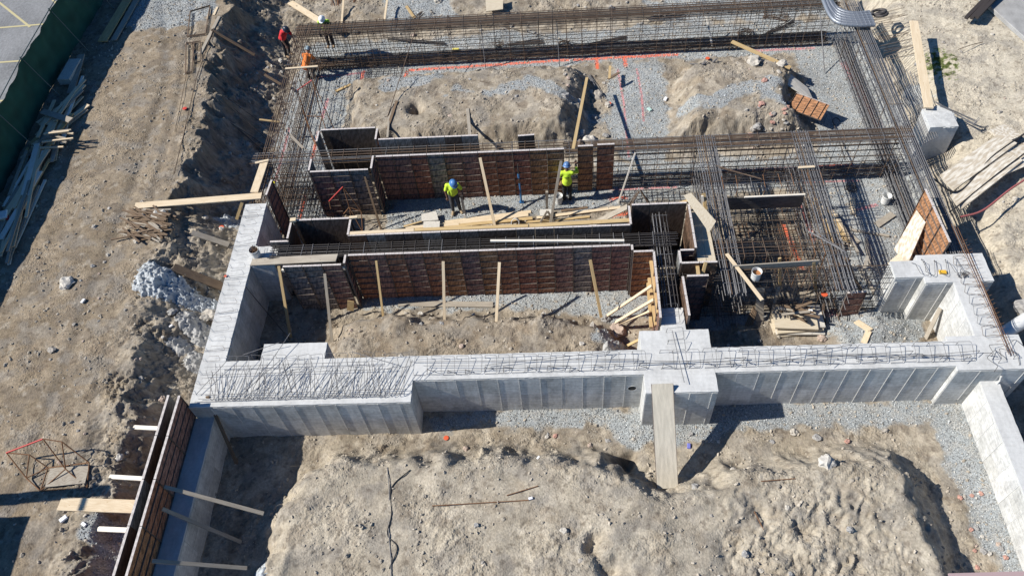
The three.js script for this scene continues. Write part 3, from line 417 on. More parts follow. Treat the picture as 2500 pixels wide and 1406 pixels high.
formRun('far formwork with grey splashed faces behind the back rebar cage', -6.34, -21.09, -2.72, -21.07, -0.06, FT - 0.06, -1, { n: 6 });
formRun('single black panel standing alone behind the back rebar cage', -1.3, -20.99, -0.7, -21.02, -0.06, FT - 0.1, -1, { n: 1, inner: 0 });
// left wall end, right wall, near left
formRun('ribbed brown panel at the end of the left wall under the planks', -9.93, -18.48, -9.87, -19.2, -0.02, FT + 0.02, 1, { n: 1 });
formRun('tall orange brown formwork against the right wall pilaster', 11.76, -17.55, 11.84, -15.34, 0.0, FT + 0.02, 1, { n: 3, tone: 4 });
formRun('inner line of the long near formwork on the low shaded wall', -10.86, -10.72, -10.88, -3.2, 1.33, 1.2, -1, { n: 6, horizontal: false });
formRun('outer line of the long near formwork on the low shaded wall', -11.12, -10.74, -11.14, -3.2, 1.33, 1.2, 1, { n: 6, horizontal: false });
// ---------------------------------------------------------------- rebar cages
const rC = rng(505);
// axis 'x': runs a0..a1 along x, b0..b1 across in z; axis 'z': runs along z, across in x
function cage(name, label, axis, a0, a1, b0, b1, y0, y1, o = {}) {
  const t = thing(name, label, 'rebar cage', o.group); const P = (a, y, b) => axis === 'x' ? V(a, y, b) : V(b, y, a); const r = o.r || 0.0125, M = o.mat || steel.grey, M2 = o.mat2 || M;
  const across = (n, y, jit = 0.02) => { for (let i = 0; i < n; i++) { const b = lerp(b0, b1, n > 1 ? i / (n - 1) : 0.5) + (rC() - 0.5) * jit, e0 = a0 - (o.over || 0.12) * rC(), e1 = a1 + (o.over || 0.12) * rC(), dy = (rC() - 0.5) * 0.02; rod('long_bar', P(e0, y + dy, b), P(e1, y + dy + (rC() - 0.5) * 0.03, b + (rC() - 0.5) * (o.skew || 0.05)), r, rC() < 0.8 ? M : M2, t); } };
  across(o.top ?? 6, y1 - 0.02); if (o.top2) across(o.top2, y1 - 0.11); if (o.top3) across(o.top3, y1 - 0.2); across(o.bot ?? 5, y0 + 0.05); if (o.bot2) across(o.bot2, y0 + 0.14);
  const ns = o.side ?? 4; for (let i = 1; i <= ns; i++) for (const b of [b0, b1]) { const y = lerp(y0, y1, i / (ns + 1)); rod('side_bar', P(a0 - 0.08 * rC(), y, b), P(a1 + 0.08 * rC(), y + (rC() - 0.5) * 0.03, b), r * 0.8, M, t); }
  const q = 0.012, W = b1 - b0 + 2 * r + 0.01, Hh = y1 - y0; const loop = axis === 'x' ? [[0, 0, -W / 2], [0, 0, W / 2], [0, Hh, W / 2], [0, Hh, -W / 2], [0, 0, -W / 2]] : [[-W / 2, 0, 0], [W / 2, 0, 0], [W / 2, Hh, 0], [-W / 2, Hh, 0], [-W / 2, 0, 0]];
  const g = bentGeo(loop, o.sr || 0.0095); const list = []; let a = a0 + 0.1; while (a < a1 - 0.05) { list.push(a); a += typeof o.sp === 'function' ? o.sp(a) : (o.sp || 0.3); }
  list.slice(0, 140).forEach(a => { const m = mesh('stirrup', g, rC() < 0.7 ? (o.smat || M) : M2, t); m.position.copy(P(a + (rC() - 0.5) * 0.04, y0, (b0 + b1) / 2)); axis === 'x' ? (m.rotation.y = (rC() - 0.5) * 0.08, m.rotation.z = (rC() - 0.5) * (o.lean || 0.06)) : (m.rotation.y = (rC() - 0.5) * 0.08, m.rotation.x = (rC() - 0.5) * (o.lean || 0.06)); });
  return t;
}
cage('rebar_cage', 'longest rebar cage at the far side above the gravel bed', 'x', -10.7, 11.6, -28.8, -28.1, 0.06, 1.95, { top: 10, top2: 9, top3: 5, bot: 9, bot2: 8, side: 5, mat: steel.brown, mat2: steel.dark, sp: a => a < -8.2 ? 0.15 : a < -5.5 ? 0.3 : a < 7 ? 0.62 : 0.3, r: 0.015 });
cage('rebar_cage', 'brown topped rebar cage running on from the back formwork to the right corner', 'x', 0.4, 12.3, -20.95, -20.38, 0.06, 1.95, { top: 10, top2: 8, top3: 5, bot: 7, bot2: 6, side: 6, mat: steel.brown, mat2: steel.grey, sp: a => a < 4.8 ? 0.45 : 0.42, r: 0.014, lean: 0.12 });
cage('rebar_cage', 'rebar cage standing inside the back formwork', 'x', -10.9, 0.39, -20.93, -20.42, 0.06, 2.05, { top: 5, top2: 4, bot: 4, side: 2, mat: steel.brown, mat2: steel.grey, sp: a => a < -8.6 ? 0.16 : 0.5, r: 0.014 });
cage('rebar_cage', 'dark rebar cage standing inside the front formwork', 'x', -9.3, 3.7, -16.38, -15.9, 0.06, 2.18, { top: 6, top2: 5, bot: 5, side: 3, mat: steel.dark, mat2: steel.grey, sp: 0.42, r: 0.015, sr: 0.012 });
cage('rebar_cage', 'long rebar cage at the foot of the right bank', 'z', -28.3, -15.35, 11.85, 12.42, 0.06, 1.95, { top: 9, top2: 7, bot: 8, bot2: 6, side: 5, mat: steel.grey, mat2: steel.brown, sp: 0.62, r: 0.016, lean: 0.2 });
cage('rebar_cage', 'rebar cage running along the dark slope from the far corner to the left wall', 'z', -28.6, -18.55, -10.68, -10.1, 0.06, 1.95, { top: 8, bot: 8, side: 4, mat: steel.brown, mat2: steel.grey, sp: a => a > -21.5 ? 0.3 : 0.8, r: 0.0145 });
cage('rebar_cage', 'left rebar cage of the square pit', 'z', -20.9, -14.1, 5.0, 5.62, 0.06, 1.95, { top: 9, top2: 8, bot: 7, side: 4, mat: steel.grey, mat2: steel.brown, sp: 0.42, r: 0.016 });
cage('rebar_cage', 'right rebar cage of the square pit beside the stacked studs', 'z', -20.9, -14.1, 8.32, 8.85, 0.06, 1.95, { top: 8, top2: 7, bot: 6, side: 4, mat: steel.grey, mat2: steel.brown, sp: 0.45, r: 0.016 });
cage('rebar_cage', 'rusty rebar cage closing the far side of the square pit', 'x', 5.0, 9.1, -18.9, -18.35, 0.25, 1.95, { top: 6, bot: 5, side: 3, mat: steel.dark, mat2: steel.grey, smat: steel.rust, sp: 0.47, r: 0.0125, sr: 0.012 });
cage('rebar_cage', 'rusty rebar cage closing the near side of the square pit', 'x', 4.95, 9.1, -16.15, -15.45, 0.25, 1.95, { top: 7, top2: 4, bot: 5, side: 3, mat: steel.dark, mat2: steel.brown, smat: steel.rust, sp: 0.36, r: 0.0125, sr: 0.012 });
cage('rebar_cage', 'rebar cage between the middle wall and the right pilaster', 'x', 3.75, 10.7, -14.98, -14.5, 0.06, 1.9, { top: 6, bot: 5, side: 5, mat: steel.dark, mat2: steel.brown, sp: 0.42, r: 0.0125 });
cage('rebar_cage', 'dark rebar cage standing in the middle wall form', 'z', -17.2, -13.6, 3.1, 3.55, 0.06, 2.1, { top: 5, top2: 5, bot: 4, side: 3, mat: steel.grey, mat2: steel.dark, sp: 0.4, r: 0.0135 });
{ // flat mats on the pit floor
  const mat = (label, x0, x1, z0, z1, y, sx, sz, M) => { const t = thing('rebar_mat', label, 'rebar mat'); for (let x = x0; x <= x1; x += sx) rod('mat_bar', V(x + 0.04 * (rC() - 0.5), y, z0 + 0.1 * rC()), V(x + 0.1 * (rC() - 0.5), y + 0.01, z1 - 0.1 * rC()), 0.0105, rC() < 0.6 ? M : steel.dark, t); for (let z = z0; z <= z1; z += sz) rod('mat_bar', V(x0 + 0.1 * rC(), y + 0.024, z + 0.04 * (rC() - 0.5)), V(x1 - 0.1 * rC(), y + 0.03, z + 0.1 * (rC() - 0.5)), 0.0105, rC() < 0.6 ? M : steel.dark, t); };
  mat('rusty rebar mat on the floor of the square pit', 5.7, 8.25, -18.3, -16.2, 0.22, 0.15, 0.14, steel.rust);
  mat('second rebar mat tied above the rusty one in the square pit', 5.7, 8.25, -18.3, -16.2, 0.62, 0.24, 0.3, steel.brown);
  mat('dark rebar mat on the gravel between the back cage and the corner box', 2.3, 4.9, -20.2, -19.3, 0.18, 0.2, 0.14, steel.dark);
  mat('rebar mat lying in the shade below the far cage by the paint outline', -8.0, -6.4, -28.0, -27.35, 0.12, 0.26, 0.16, steel.dark);
  mat('dense rebar mat at the corner of the left and back cages', -10.75, -8.7, -21.2, -19.4, 0.7, 0.12, 0.24, steel.brown);
  mat('lower rebar mat on the gravel below the dense corner mat', -10.75, -8.7, -21.2, -19.0, 0.16, 0.13, 0.2, steel.dark);
}
// extra fan of starter bars at the right corner and dowels on the right bank
{
  const t = thing('rebar_dowels', 'fan of grey dowel bars sticking out beside the right cage top', 'rebar'); for (let i = 0; i < 8; i++) rod('dowel', V(12.55 + 0.11 * i, 1.9, -24.6 + 0.12 * i), V(12.65 + 0.085 * i, 1.75, -20.2 - 0.05 * i), 0.013, steel.grey, t);
  const u = thing('rebar_hooks', 'row of dark hooked bars bristling on the right bank behind the grey ducts', 'rebar'); const r = rng(61);
  for (let i = 0; i < 26; i++) { const z = -27.3 + 0.11 * i, x = 12.5 + 0.15 * r(); rod('hooked_bar', V(x, 1.85 + 0.1 * r(), z), V(x + 0.9 + 0.5 * r(), 1.95 + 0.25 * r(), z + 0.1 * (r() - 0.5) - 0.1), 0.009, r() < 0.5 ? steel.brown : steel.grey, u); }
}
// ---------------------------------------------------------------- planks, braces and boards: name, ends, width, thickness, timber, label
const boards = [
  ["brace_board", -8.91, 2.3, -15.43, -8.98, 0.05, -14.17, 0.09, 0.04, "y", "pale timber brace propping the left bump of the front formwork in the dark pit"],
  ["brace_board", -7.44, 2.1, -15.22, -7.55, 0.3, -13.96, 0.09, 0.04, "g", "grey timber brace propping the front formwork beside the white waler"],
  ["brace_board", -5.8, 2.2, -15.59, -5.8, 0.75, -14.56, 0.07, 0.04, "y", "thin yellow timber brace leaning on the front formwork near its dark left corner"],
  ["brace_board", -3.64, 2.2, -15.47, -3.76, 0.75, -14.35, 0.09, 0.04, "p", "pale timber brace standing almost upright against the middle of the front formwork"],
  ["brace_board", -1.85, 2.2, -15.36, -2.05, 0.75, -14.07, 0.09, 0.04, "p", "pale timber brace crossing the grey plank below the front formwork"],
  ["brace_board", 0.99, 2.2, -15.32, 1.3, 0.7, -14.16, 0.09, 0.04, "y", "tan timber brace near the right end of the front formwork"],
  ["brace_board", -2.63, 2.1, -20.14, -2.26, 0.02, -18.77, 0.1, 0.04, "p", "long pale timber brace between the two workers in lime shirts"],
  ["brace_board", 0.21, 2.1, -19.81, -0.26, 0.05, -18.7, 0.09, 0.04, "g", "weathered timber brace leaning beside the worker facing the formwork"],
  ["brace_board", -6.7, 2.0, -19.58, -6.43, 0.03, -18.79, 0.07, 0.04, "b", "dark timber pole leaning in the shaded corner of the back formwork"],
  ["brace_board", 1.38, 1.0, -25.54, 0.64, 2.35, -20.13, 0.11, 0.04, "y", "long tan timber brace running from the far dirt mound to the back formwork"],
  ["brace_board", 2.82, 1.9, -20.28, 2.23, 0.05, -19.52, 0.05, 0.03, "w", "white timber strip leaning over the bent rebar behind the corner box"],
  ["timber_strip", -2.13, 2.47, -16.02, 2.07, 2.47, -15.83, 0.07, 0.05, "w", "long white timber strip lying along the top of the front formwork"],
  ["waler_beam", -8.91, 2.0, -15.5, -6.83, 2.0, -15.49, 0.09, 0.09, "w", "white waler beam strapped across the left bump of the front formwork"],
  ["scaffold_plank", -9.99, 2.0, -15.88, -6.99, 2.5, -15.53, 0.29, 0.04, "g", "grey plank laid from the left wall beside the rebar bucket to the front formwork"],
  ["scaffold_plank", -14.74, 2.0, -18.59, -10.24, 2.03, -18.8, 0.28, 0.045, "p", "long pale plank bridging from the dirt road to the left wall end"],
  ["scaffold_plank", -10.43, 2.1, -20.43, -10.51, 2.08, -18.93, 0.28, 0.045, "p", "short pale plank lying across the end of the longer plank on the left wall"],
  ["timber_strip", -10.74, 2.14, -20.32, -10.27, 2.14, -20.44, 0.09, 0.04, "p", "short pale cleat under the tip of the short plank over the left rebar cage"],
  ["timber_strip", -6.8, 2.36, -16.64, -4.65, 2.36, -16.68, 0.13, 0.04, "p", "pale ledger board on the inner form top at the dark left bump"],
  ["timber_strip", -4.63, 2.36, -16.69, -0.93, 2.36, -16.68, 0.13, 0.04, "y", "tan ledger board along the middle of the inner form top"],
  ["timber_strip", -0.9, 2.36, -16.68, 2.32, 2.36, -16.75, 0.15, 0.04, "y", "tan ledger board along the right end of the inner form top"],
  ["timber_strip", -8.82, 2.43, -17.25, -8.63, 2.43, -17.26, 0.14, 0.09, "p", "short pale block clamped on the left corner of the inner form bump"],
  ["timber_strip", -6.84, 2.43, -17.27, -6.57, 2.43, -17.28, 0.1, 0.05, "p", "short pale block clamped on the right corner of the inner form bump"],
  ["dirt_plank", -12.51, 1.3, -17.48, -11.37, 1.0, -17.33, 0.2, 0.04, "g", "weathered plank half buried in the brown slope beside the left wall"],
  ["dirt_plank", -12.69, 1.75, -15.9, -11.3, 1.1, -15.72, 0.3, 0.04, "b", "brown plank lying from the pale concrete spill down to the left wall"],
  ["dirt_plank", -11.36, 1.2, -18.51, -10.89, 2.0, -18.54, 0.1, 0.04, "y", "short tan stake standing at the outer end of the left wall"],
  ["dirt_plank", -12.33, 1.45, -10.13, -11.37, 2.1, -9.91, 0.12, 0.04, "w", "pale brace stub at the upper end of the long near formwork"],
  ["dirt_plank", -12.5, 1.45, -8.59, -11.38, 2.1, -8.42, 0.12, 0.04, "w", "pale brace stub behind the middle of the long near formwork"],
  ["dirt_plank", -13.59, 1.75, -7.8, -11.43, 1.95, -7.69, 0.36, 0.045, "p", "wide knotty plank running from the road to the near formwork"],
  ["dirt_plank", -12.44, 1.5, -7.18, -11.37, 2.1, -7.01, 0.13, 0.04, "w", "pale brace stub below the wide knotty plank"],
  ["brace_board", -10.28, 2.0, -10.96, -9.83, 0.12, -9.72, 0.1, 0.045, "b", "brown timber brace leaning in the corner of the thick front wall block"],
  ["brace_board", -10.69, 2.2, -8.14, -8.23, 1.2, -7.74, 0.1, 0.045, "g", "long timber brace from the near formwork to the foreground mound edge"],
  ["brace_board", -10.69, 2.0, -7.61, -9.18, 0.25, -7.37, 0.1, 0.045, "g", "timber brace dropping from the near formwork into the shaded trench"],
  ["brace_board", -10.52, 2.1, -6.21, -8.51, 0.9, -6.37, 0.1, 0.045, "g", "timber brace crossing the shaded trench in front of the grey gravel spill"],
  ["waler_beam", 2.91, 1.85, -15.47, 2.94, 1.85, -13.47, 0.1, 0.09, "y", "tan horizontal waler along the top of the middle wall form"],
  ["waler_beam", 2.88, 1.2, -15.27, 2.92, 1.2, -13.46, 0.1, 0.09, "y", "tan horizontal waler halfway down the middle wall form"],
  ["waler_beam", 2.9, 0.7, -15.48, 2.83, 0.7, -13.72, 0.1, 0.09, "y", "tan lowest waler of the middle wall form"],
  ["brace_board", 2.87, 1.7, -14.62, 1.41, 0.3, -14.61, 0.1, 0.045, "p", "upper pale raking brace beside the middle wall form"],
  ["brace_board", 2.9, 1.5, -14.23, 1.75, 0.35, -14.18, 0.1, 0.045, "p", "lower pale raking brace ending at the brown stone"],
  ["brace_board", 2.81, 1.0, -14.14, 1.88, 0.3, -14.17, 0.08, 0.045, "p", "thin pale raking brace under the other two beside the middle wall form"],
  ["dirt_plank", 2.45, 0.6, -13.36, 1.93, 0.2, -13.32, 0.09, 0.04, "y", "short tan timber against the middle pilaster"],
  ["timber_strip", 5.25, 2.0, -15.53, 6.01, 2.05, -13.69, 0.1, 0.045, "p", "pale timber leaning across the square rebar pit above the white pail"],
  ["upright_board", 6.24, 1.4, -14.64, 6.38, 0.05, -14.26, 0.25, 0.03, "g", "grey upright board standing at the edge of the rebar pit"],
  ["timber_strip", 5.34, 1.95, -15.0, 7.96, 1.95, -15.1, 0.04, 0.25, "g", "long edge board of the square pit form"],
  ["upright_board", 6.83, 2.0, -15.29, 7.13, 0.5, -15.24, 0.09, 0.045, "y", "tan post holding the edge board of the square pit beside the pail"],
  ["upright_board", 7.82, 2.0, -15.09, 8.23, 0.5, -15.04, 0.09, 0.045, "y", "tan post holding the edge board of the square pit beside the orange cap"],
  ["timber_strip", 8.17, 2.0, -19.12, 8.71, 2.0, -19.13, 0.09, 0.04, "p", "short pale spacer block on top of the right pit cage"],
  ["upright_board", 4.88, 2.0, -18.12, 5.03, 1.2, -17.5, 0.12, 0.04, "y", "tan upright board at the left edge of the square rebar pit"],
  ["upright_board", 4.82, 2.0, -18.01, 4.97, 1.2, -17.77, 0.08, 0.04, "w", "white splashed upright board beside the tan one at the pit edge"],
  ["upright_board", 4.26, 2.15, -15.13, 4.21, 2.3, -14.51, 0.1, 0.045, "y", "short tan block behind the middle wall corner form"],
  ["upright_board", 4.47, 2.4, -14.92, 4.39, 2.1, -14.72, 0.09, 0.045, "y", "tan stake beside the blue shaded decking sheet"],
  ["lumber_board", -4.17, 0.14, -19.02, -0.94, 0.14, -19.37, 0.14, 0.04, "p", "longest pale board of the lumber heap between the formworks"],
  ["lumber_board", -4.14, 0.1, -18.89, -1.04, 0.1, -19.21, 0.14, 0.04, "p", "pale board next to the longest one in the lumber heap between the formworks"],
  ["lumber_board", -4.1, 0.07, -18.78, -0.89, 0.07, -19.03, 0.14, 0.04, "y", "tan board at the bottom of the lumber heap between the formworks"],
  ["lumber_board", -5.6, 0.06, -18.88, -4.93, 0.12, -19.09, 0.09, 0.04, "y", "short tan offcut at the left end of the lumber heap"],
  ["lumber_board", -5.52, 0.05, -18.81, -3.57, 0.06, -18.88, 0.12, 0.04, "p", "pale offcut under the two grey plywood squares"],
  ["lumber_board", -0.74, 0.12, -19.08, 2.3, 0.14, -19.28, 0.12, 0.04, "p", "pale board reaching from the sawhorse post to the corner box"],
  ["lumber_board", -1.45, 0.06, -18.89, 0.59, 0.06, -18.94, 0.09, 0.04, "y", "tan board beside the lying pipe ring between the formworks"],
  ["lumber_board", -0.01, 0.09, -18.71, 1.02, 0.09, -18.76, 0.1, 0.05, "p", "short pale offcut in the lumber heap near the sawhorse post"],
  ["lumber_board", 0.52, 0.12, -18.95, 1.18, 0.12, -19.0, 0.09, 0.05, "y", "short tan offcut lying on the lumber heap near the corner box"],
  ["lumber_board", 0.16, 0.08, -19.34, 1.13, 0.1, -19.48, 0.1, 0.03, "b", "dark curved offcut at the feet of the worker facing the formwork"],
  ["lumber_board", 1.16, 0.2, -18.6, 2.44, 1.1, -18.46, 0.25, 0.04, "g", "grey plank leaning onto the left side of the corner box"],
  ["upright_board", -0.33, 1.0, -19.42, -0.36, 0.05, -19.42, 0.09, 0.09, "g", "grey post standing in a cross foot beside the white pail"],
  ["lumber_board", -0.62, 0.05, -18.88, -0.34, 0.5, -18.95, 0.07, 0.04, "g", "left strut of the grey post between the formworks"],
  ["lumber_board", -0.12, 0.05, -18.89, -0.33, 0.5, -18.95, 0.07, 0.04, "g", "right strut of the grey post between the formworks"],
  ["lumber_board", 3.43, 0.4, -19.08, 4.66, 0.5, -19.18, 0.1, 0.04, "y", "tan board behind the corner box top"],
  ["ground_board", -3.37, 0.9, -24.08, -3.18, 1.2, -22.29, 0.12, 0.04, "g", "weathered board standing against the far mound beside the back formwork"],
  ["ground_board", -6.23, 0.9, -24.67, -6.48, 0.5, -23.15, 0.1, 0.04, "b", "rusty brown board lying down the far mound by the dark hole"],
  ["ground_board", -6.47, 0.7, -23.75, -6.4, 1.0, -22.58, 0.08, 0.04, "g", "pale grey batten beside the rusty brown board on the far mound"],
  ["ground_board", 7.3, 1.0, -27.07, 9.39, 0.9, -25.55, 0.17, 0.05, "y", "long tan board lying across the crest of the right far mound"],
  ["ground_board", 2.4, 0.5, -26.81, 2.32, 0.5, -26.03, 0.1, 0.06, "y", "short tan block upright in the rubble of the far mound"],
  ["ground_board", 2.27, 0.5, -26.01, 2.75, 0.5, -26.39, 0.1, 0.04, "b", "short dark block beside the tan block in the rubble of the far mound"],
  ["ground_board", 6.6, 1.0, -29.21, 6.87, 0.1, -28.31, 0.07, 0.03, "w", "white batten leaning inside the far rebar cage"],
  ["ground_board", -9.42, 0.9, -31.97, -9.54, 0.5, -30.85, 0.09, 0.04, "p", "pale board standing behind the far cage beside the rusty rebar bundle"],
  ["ground_board", -7.38, 0.9, -31.78, -7.45, 0.6, -30.67, 0.09, 0.04, "p", "pale board standing behind the far cage beside the grey stone"],
  ["ground_board", -12.16, 0.6, -32.67, -10.07, 0.9, -30.23, 0.3, 0.04, "p", "wide pale plank leading to the far cage by the white hard hat"],
  ["ground_board", -6.57, 0.4, -31.81, -6.15, 0.4, -31.09, 0.12, 0.04, "y", "short tan offcut lying behind the far cage"],
  ["timber_strip", -10.7, 1.95, -25.83, -9.38, 1.95, -25.88, 0.09, 0.04, "p", "pale batten laid over the cage corner in front of the worker in orange"],
  ["ground_board", -9.24, 0.1, -26.65, -8.64, 0.1, -27.06, 0.12, 0.05, "y", "tan offcut lying on the gravel inside the far left cage corner"],
  ["ground_board", -11.65, 1.1, -23.84, -10.89, 0.9, -23.87, 0.09, 0.04, "y", "short tan stake lying on the dark slope beside the left cage"],
  ["ground_board", -14.41, 2.0, -28.65, -12.78, 0.9, -28.17, 0.1, 0.05, "b", "brown timber lying down the dark slope at the far corner of the road"],
  ["ground_board", -14.32, 2.05, -29.65, -14.55, 1.95, -27.13, 0.13, 0.04, "g", "pale weathered board along the road edge beside the rusty frame"],
  ["ground_board", -14.87, 2.08, -30.25, -14.81, 2.05, -29.54, 0.1, 0.04, "p", "short pale offcut on the road edge by the rusty frame"],
  ["ground_board", -14.58, 2.12, -30.37, -14.6, 2.08, -29.78, 0.1, 0.04, "p", "short splashed offcut crossing another on the road edge"],
  ["ground_board", -10.38, 1.9, -22.63, -9.34, 1.6, -21.55, 0.09, 0.04, "g", "grey batten lying diagonally over the left rebar cage"],
  ["ground_board", -12.17, 0.8, -27.02, -11.49, 0.5, -26.7, 0.1, 0.04, "b", "brown batten stuck in the dark slope near the far cage"],
  ["right_plank", 13.86, 2.35, -26.25, 13.15, 2.1, -21.64, 0.3, 0.06, "p", "long pale plank on the right bank above the patch of grass"],
  ["ground_board", -5.47, 0.12, -15.43, -2.24, 0.12, -15.27, 0.22, 0.045, "g", "weathered grey plank lying on gravel below the front formwork"],
  ["upright_board", -6.9, 0.75, -15.09, -7.01, 0.3, -15.03, 0.22, 0.03, "y", "short upright board stuck in the mound by the dark form corner"],
];
const catOf = { brace_board: 'brace', timber_strip: 'timber', waler_beam: 'waler', scaffold_plank: 'plank', dirt_plank: 'plank', upright_board: 'post', lumber_board: 'board', ground_board: 'board', right_plank: 'plank' };
const rest = { dirt_plank: 1, lumber_board: 1, ground_board: 1, upright_board: 1, brace_board: 1 };
boards.forEach((b, i) => {
  const [n, x0, y0, z0, x1, y1, z1, w, t, k, label] = b; const a = V(x0, y0, z0), e = V(x1, y1, z1);
  if (rest[n]) for (const p of [a, e]) { const g = H(p.x, p.z); if (p.y < g + t * 0.5 || (n !== 'brace_board' && n !== 'upright_board' && p.y < g + 0.35) || (p.y < g + 0.3)) p.y = g + (n === 'brace_board' ? -0.03 : t * 0.5 - 0.005); }
  if (n === 'ground_board' || n === 'lumber_board' || n === 'dirt_plank') { let up = 0; for (let q = 0; q <= 8; q++) { const p = V().lerpVectors(a, e, q / 8); up = Math.max(up, H(p.x, p.z) + t * 0.4 - p.y); } a.y += up * 0.9; e.y += up * 0.9; }
  const m = board(n, a, e, w, t, wpick(k, i), null, n === 'waler_beam' && false ? V(1, 0, 0) : undefined); tag(m, label, catOf[n]);
});
// ---------------------------------------------------------------- ramp plank from the middle pilaster down to the foreground mound
{
  const t = thing('ramp_panel', 'concrete stained steel edged panel laid as a ramp from the middle pilaster to the mound', 'ramp'); const a = V(2.77, 2.1, -10.93), e = V(2.83, H(2.83, -8.62) + 0.05, -8.62);
  board('panel_sheet', a, e, 0.58, 0.04, rampMat, t); const s = V(1, 0, 0); for (const k of [-1, 1]) board('edge_rail', a.clone().addScaledVector(s, k * 0.297), e.clone().addScaledVector(s, k * 0.297), 0.012, 0.05, formRail, t);
}
// ---------------------------------------------------------------- lumber heap along the fence
{
  const r = rng(303); const put = (x, z, L, ang, lay, w, k, tilt = 0) => { const c = Math.cos(ang), s = Math.sin(ang), y = Math.max(H(x, z, false), 1.9) + 0.05 + lay; const m = board('fence_board', V(x - s * L / 2, y - tilt, z - c * L / 2), V(x + s * L / 2, y + tilt, z + c * L / 2), w, 0.045, wpick(k, Math.floor(r() * 9)), null); tag(m, 'weathered board in the long jumbled lumber heap at the foot of the green fence', 'board', 'boards heaped along the fence'); };
  const ks = ['g', 'p', 'g', 'p', 'y', 'w'];
  for (let i = 0; i < 46; i++) { const z = -20.6 + 3.0 * (r() - 0.5); put(-19.05 + 0.85 * (r() - 0.5) + (z + 20.6) * 0.12, z + 1.4, 2.2 + 1.6 * r(), 0.1 + 0.35 * (r() - 0.6), 0.05 * Math.floor(i / 8) + 0.02 * r(), 0.1 + (r() < 0.25 ? 0.1 : 0), ks[Math.floor(r() * 6)]); }
  for (let i = 0; i < 28; i++) { const z = -23.4 + 2.6 * (r() - 0.5); put(-19.2 + 0.8 * (r() - 0.5), z, 1.6 + 1.2 * r(), -0.15 + 0.8 * (r() - 0.5), 0.05 * Math.floor(i / 5), 0.1 + 0.1 * r(), ks[Math.floor(r() * 6)], 0.05 * r()); }
  for (let i = 0; i < 8; i++) put(-18.75 + 0.3 * r(), -22.3 + 0.9 * r(), 0.9 + 0.3 * r(), 1.2 + 0.5 * r(), 0.3 + 0.04 * i, 0.07, r() < 0.5 ? 'p' : 'g');
  put(-19.1, -23.2, 1.5, 1.15, 0.36, 0.26, 'g');
  const lone = (a, b, w, k, label, t = 0.05) => tag(board('fence_plank', a, b, w, t, wpick(k, 1), null), label, 'plank');
  lone(V(-18.85, 2.02, -31.6), V(-19.05, 2.02, -28.2), 0.4, 'y', 'wide tan plank lying by the fence at the far end of the road'); lone(V(-18.45, 1.98, -31.6), V(-18.6, 1.98, -28.3), 0.25, 'g', 'grey plank beside the wide tan plank by the fence');
  lone(V(-19.5, 2.2, -27.1), V(-19.3, 2.0, -24.9), 0.28, 'g', 'pale grey plank leaning on the slab stack by the fence');
  for (let i = 0; i < 4; i++) tag(board('fence_slab', V(-19.75 + 0.03 * i, 2.0 + 0.07 * i, -26.8), V(-19.7, 2.0 + 0.07 * i, -25.5), 0.5, 0.06, plyGrey, null), 'grey slab in the short stack leaning by the green fence', 'slab', 'slabs stacked by the fence');
}
// ---------------------------------------------------------------- heap of brown stakes on the road edge
{
  const r = rng(31); for (let i = 0; i < 62; i++) { const x = -14.15 + 1.3 * (r() - 0.5), z = -17.75 + 1.25 * (r() - 0.5), L = 0.6 + 0.6 * r(), a = 1.3 + 1.1 * (r() - 0.5), y = H(x, z) + 0.04 + 0.3 * r() * Math.exp(-((x + 14.15) ** 2 + (z + 17.75) ** 2) * 2); const m = board('stake', V(x - Math.sin(a) * L / 2, y, z - Math.cos(a) * L / 2), V(x + Math.sin(a) * L / 2, y + 0.14 * (r() - 0.5), z + Math.cos(a) * L / 2), 0.06, 0.035, r() < 0.8 ? wpick('b', i) : wpick('g', i), null); tag(m, 'brown wooden stake in the loose heap on the road edge', 'stake', 'stakes heaped on the road edge'); }
}
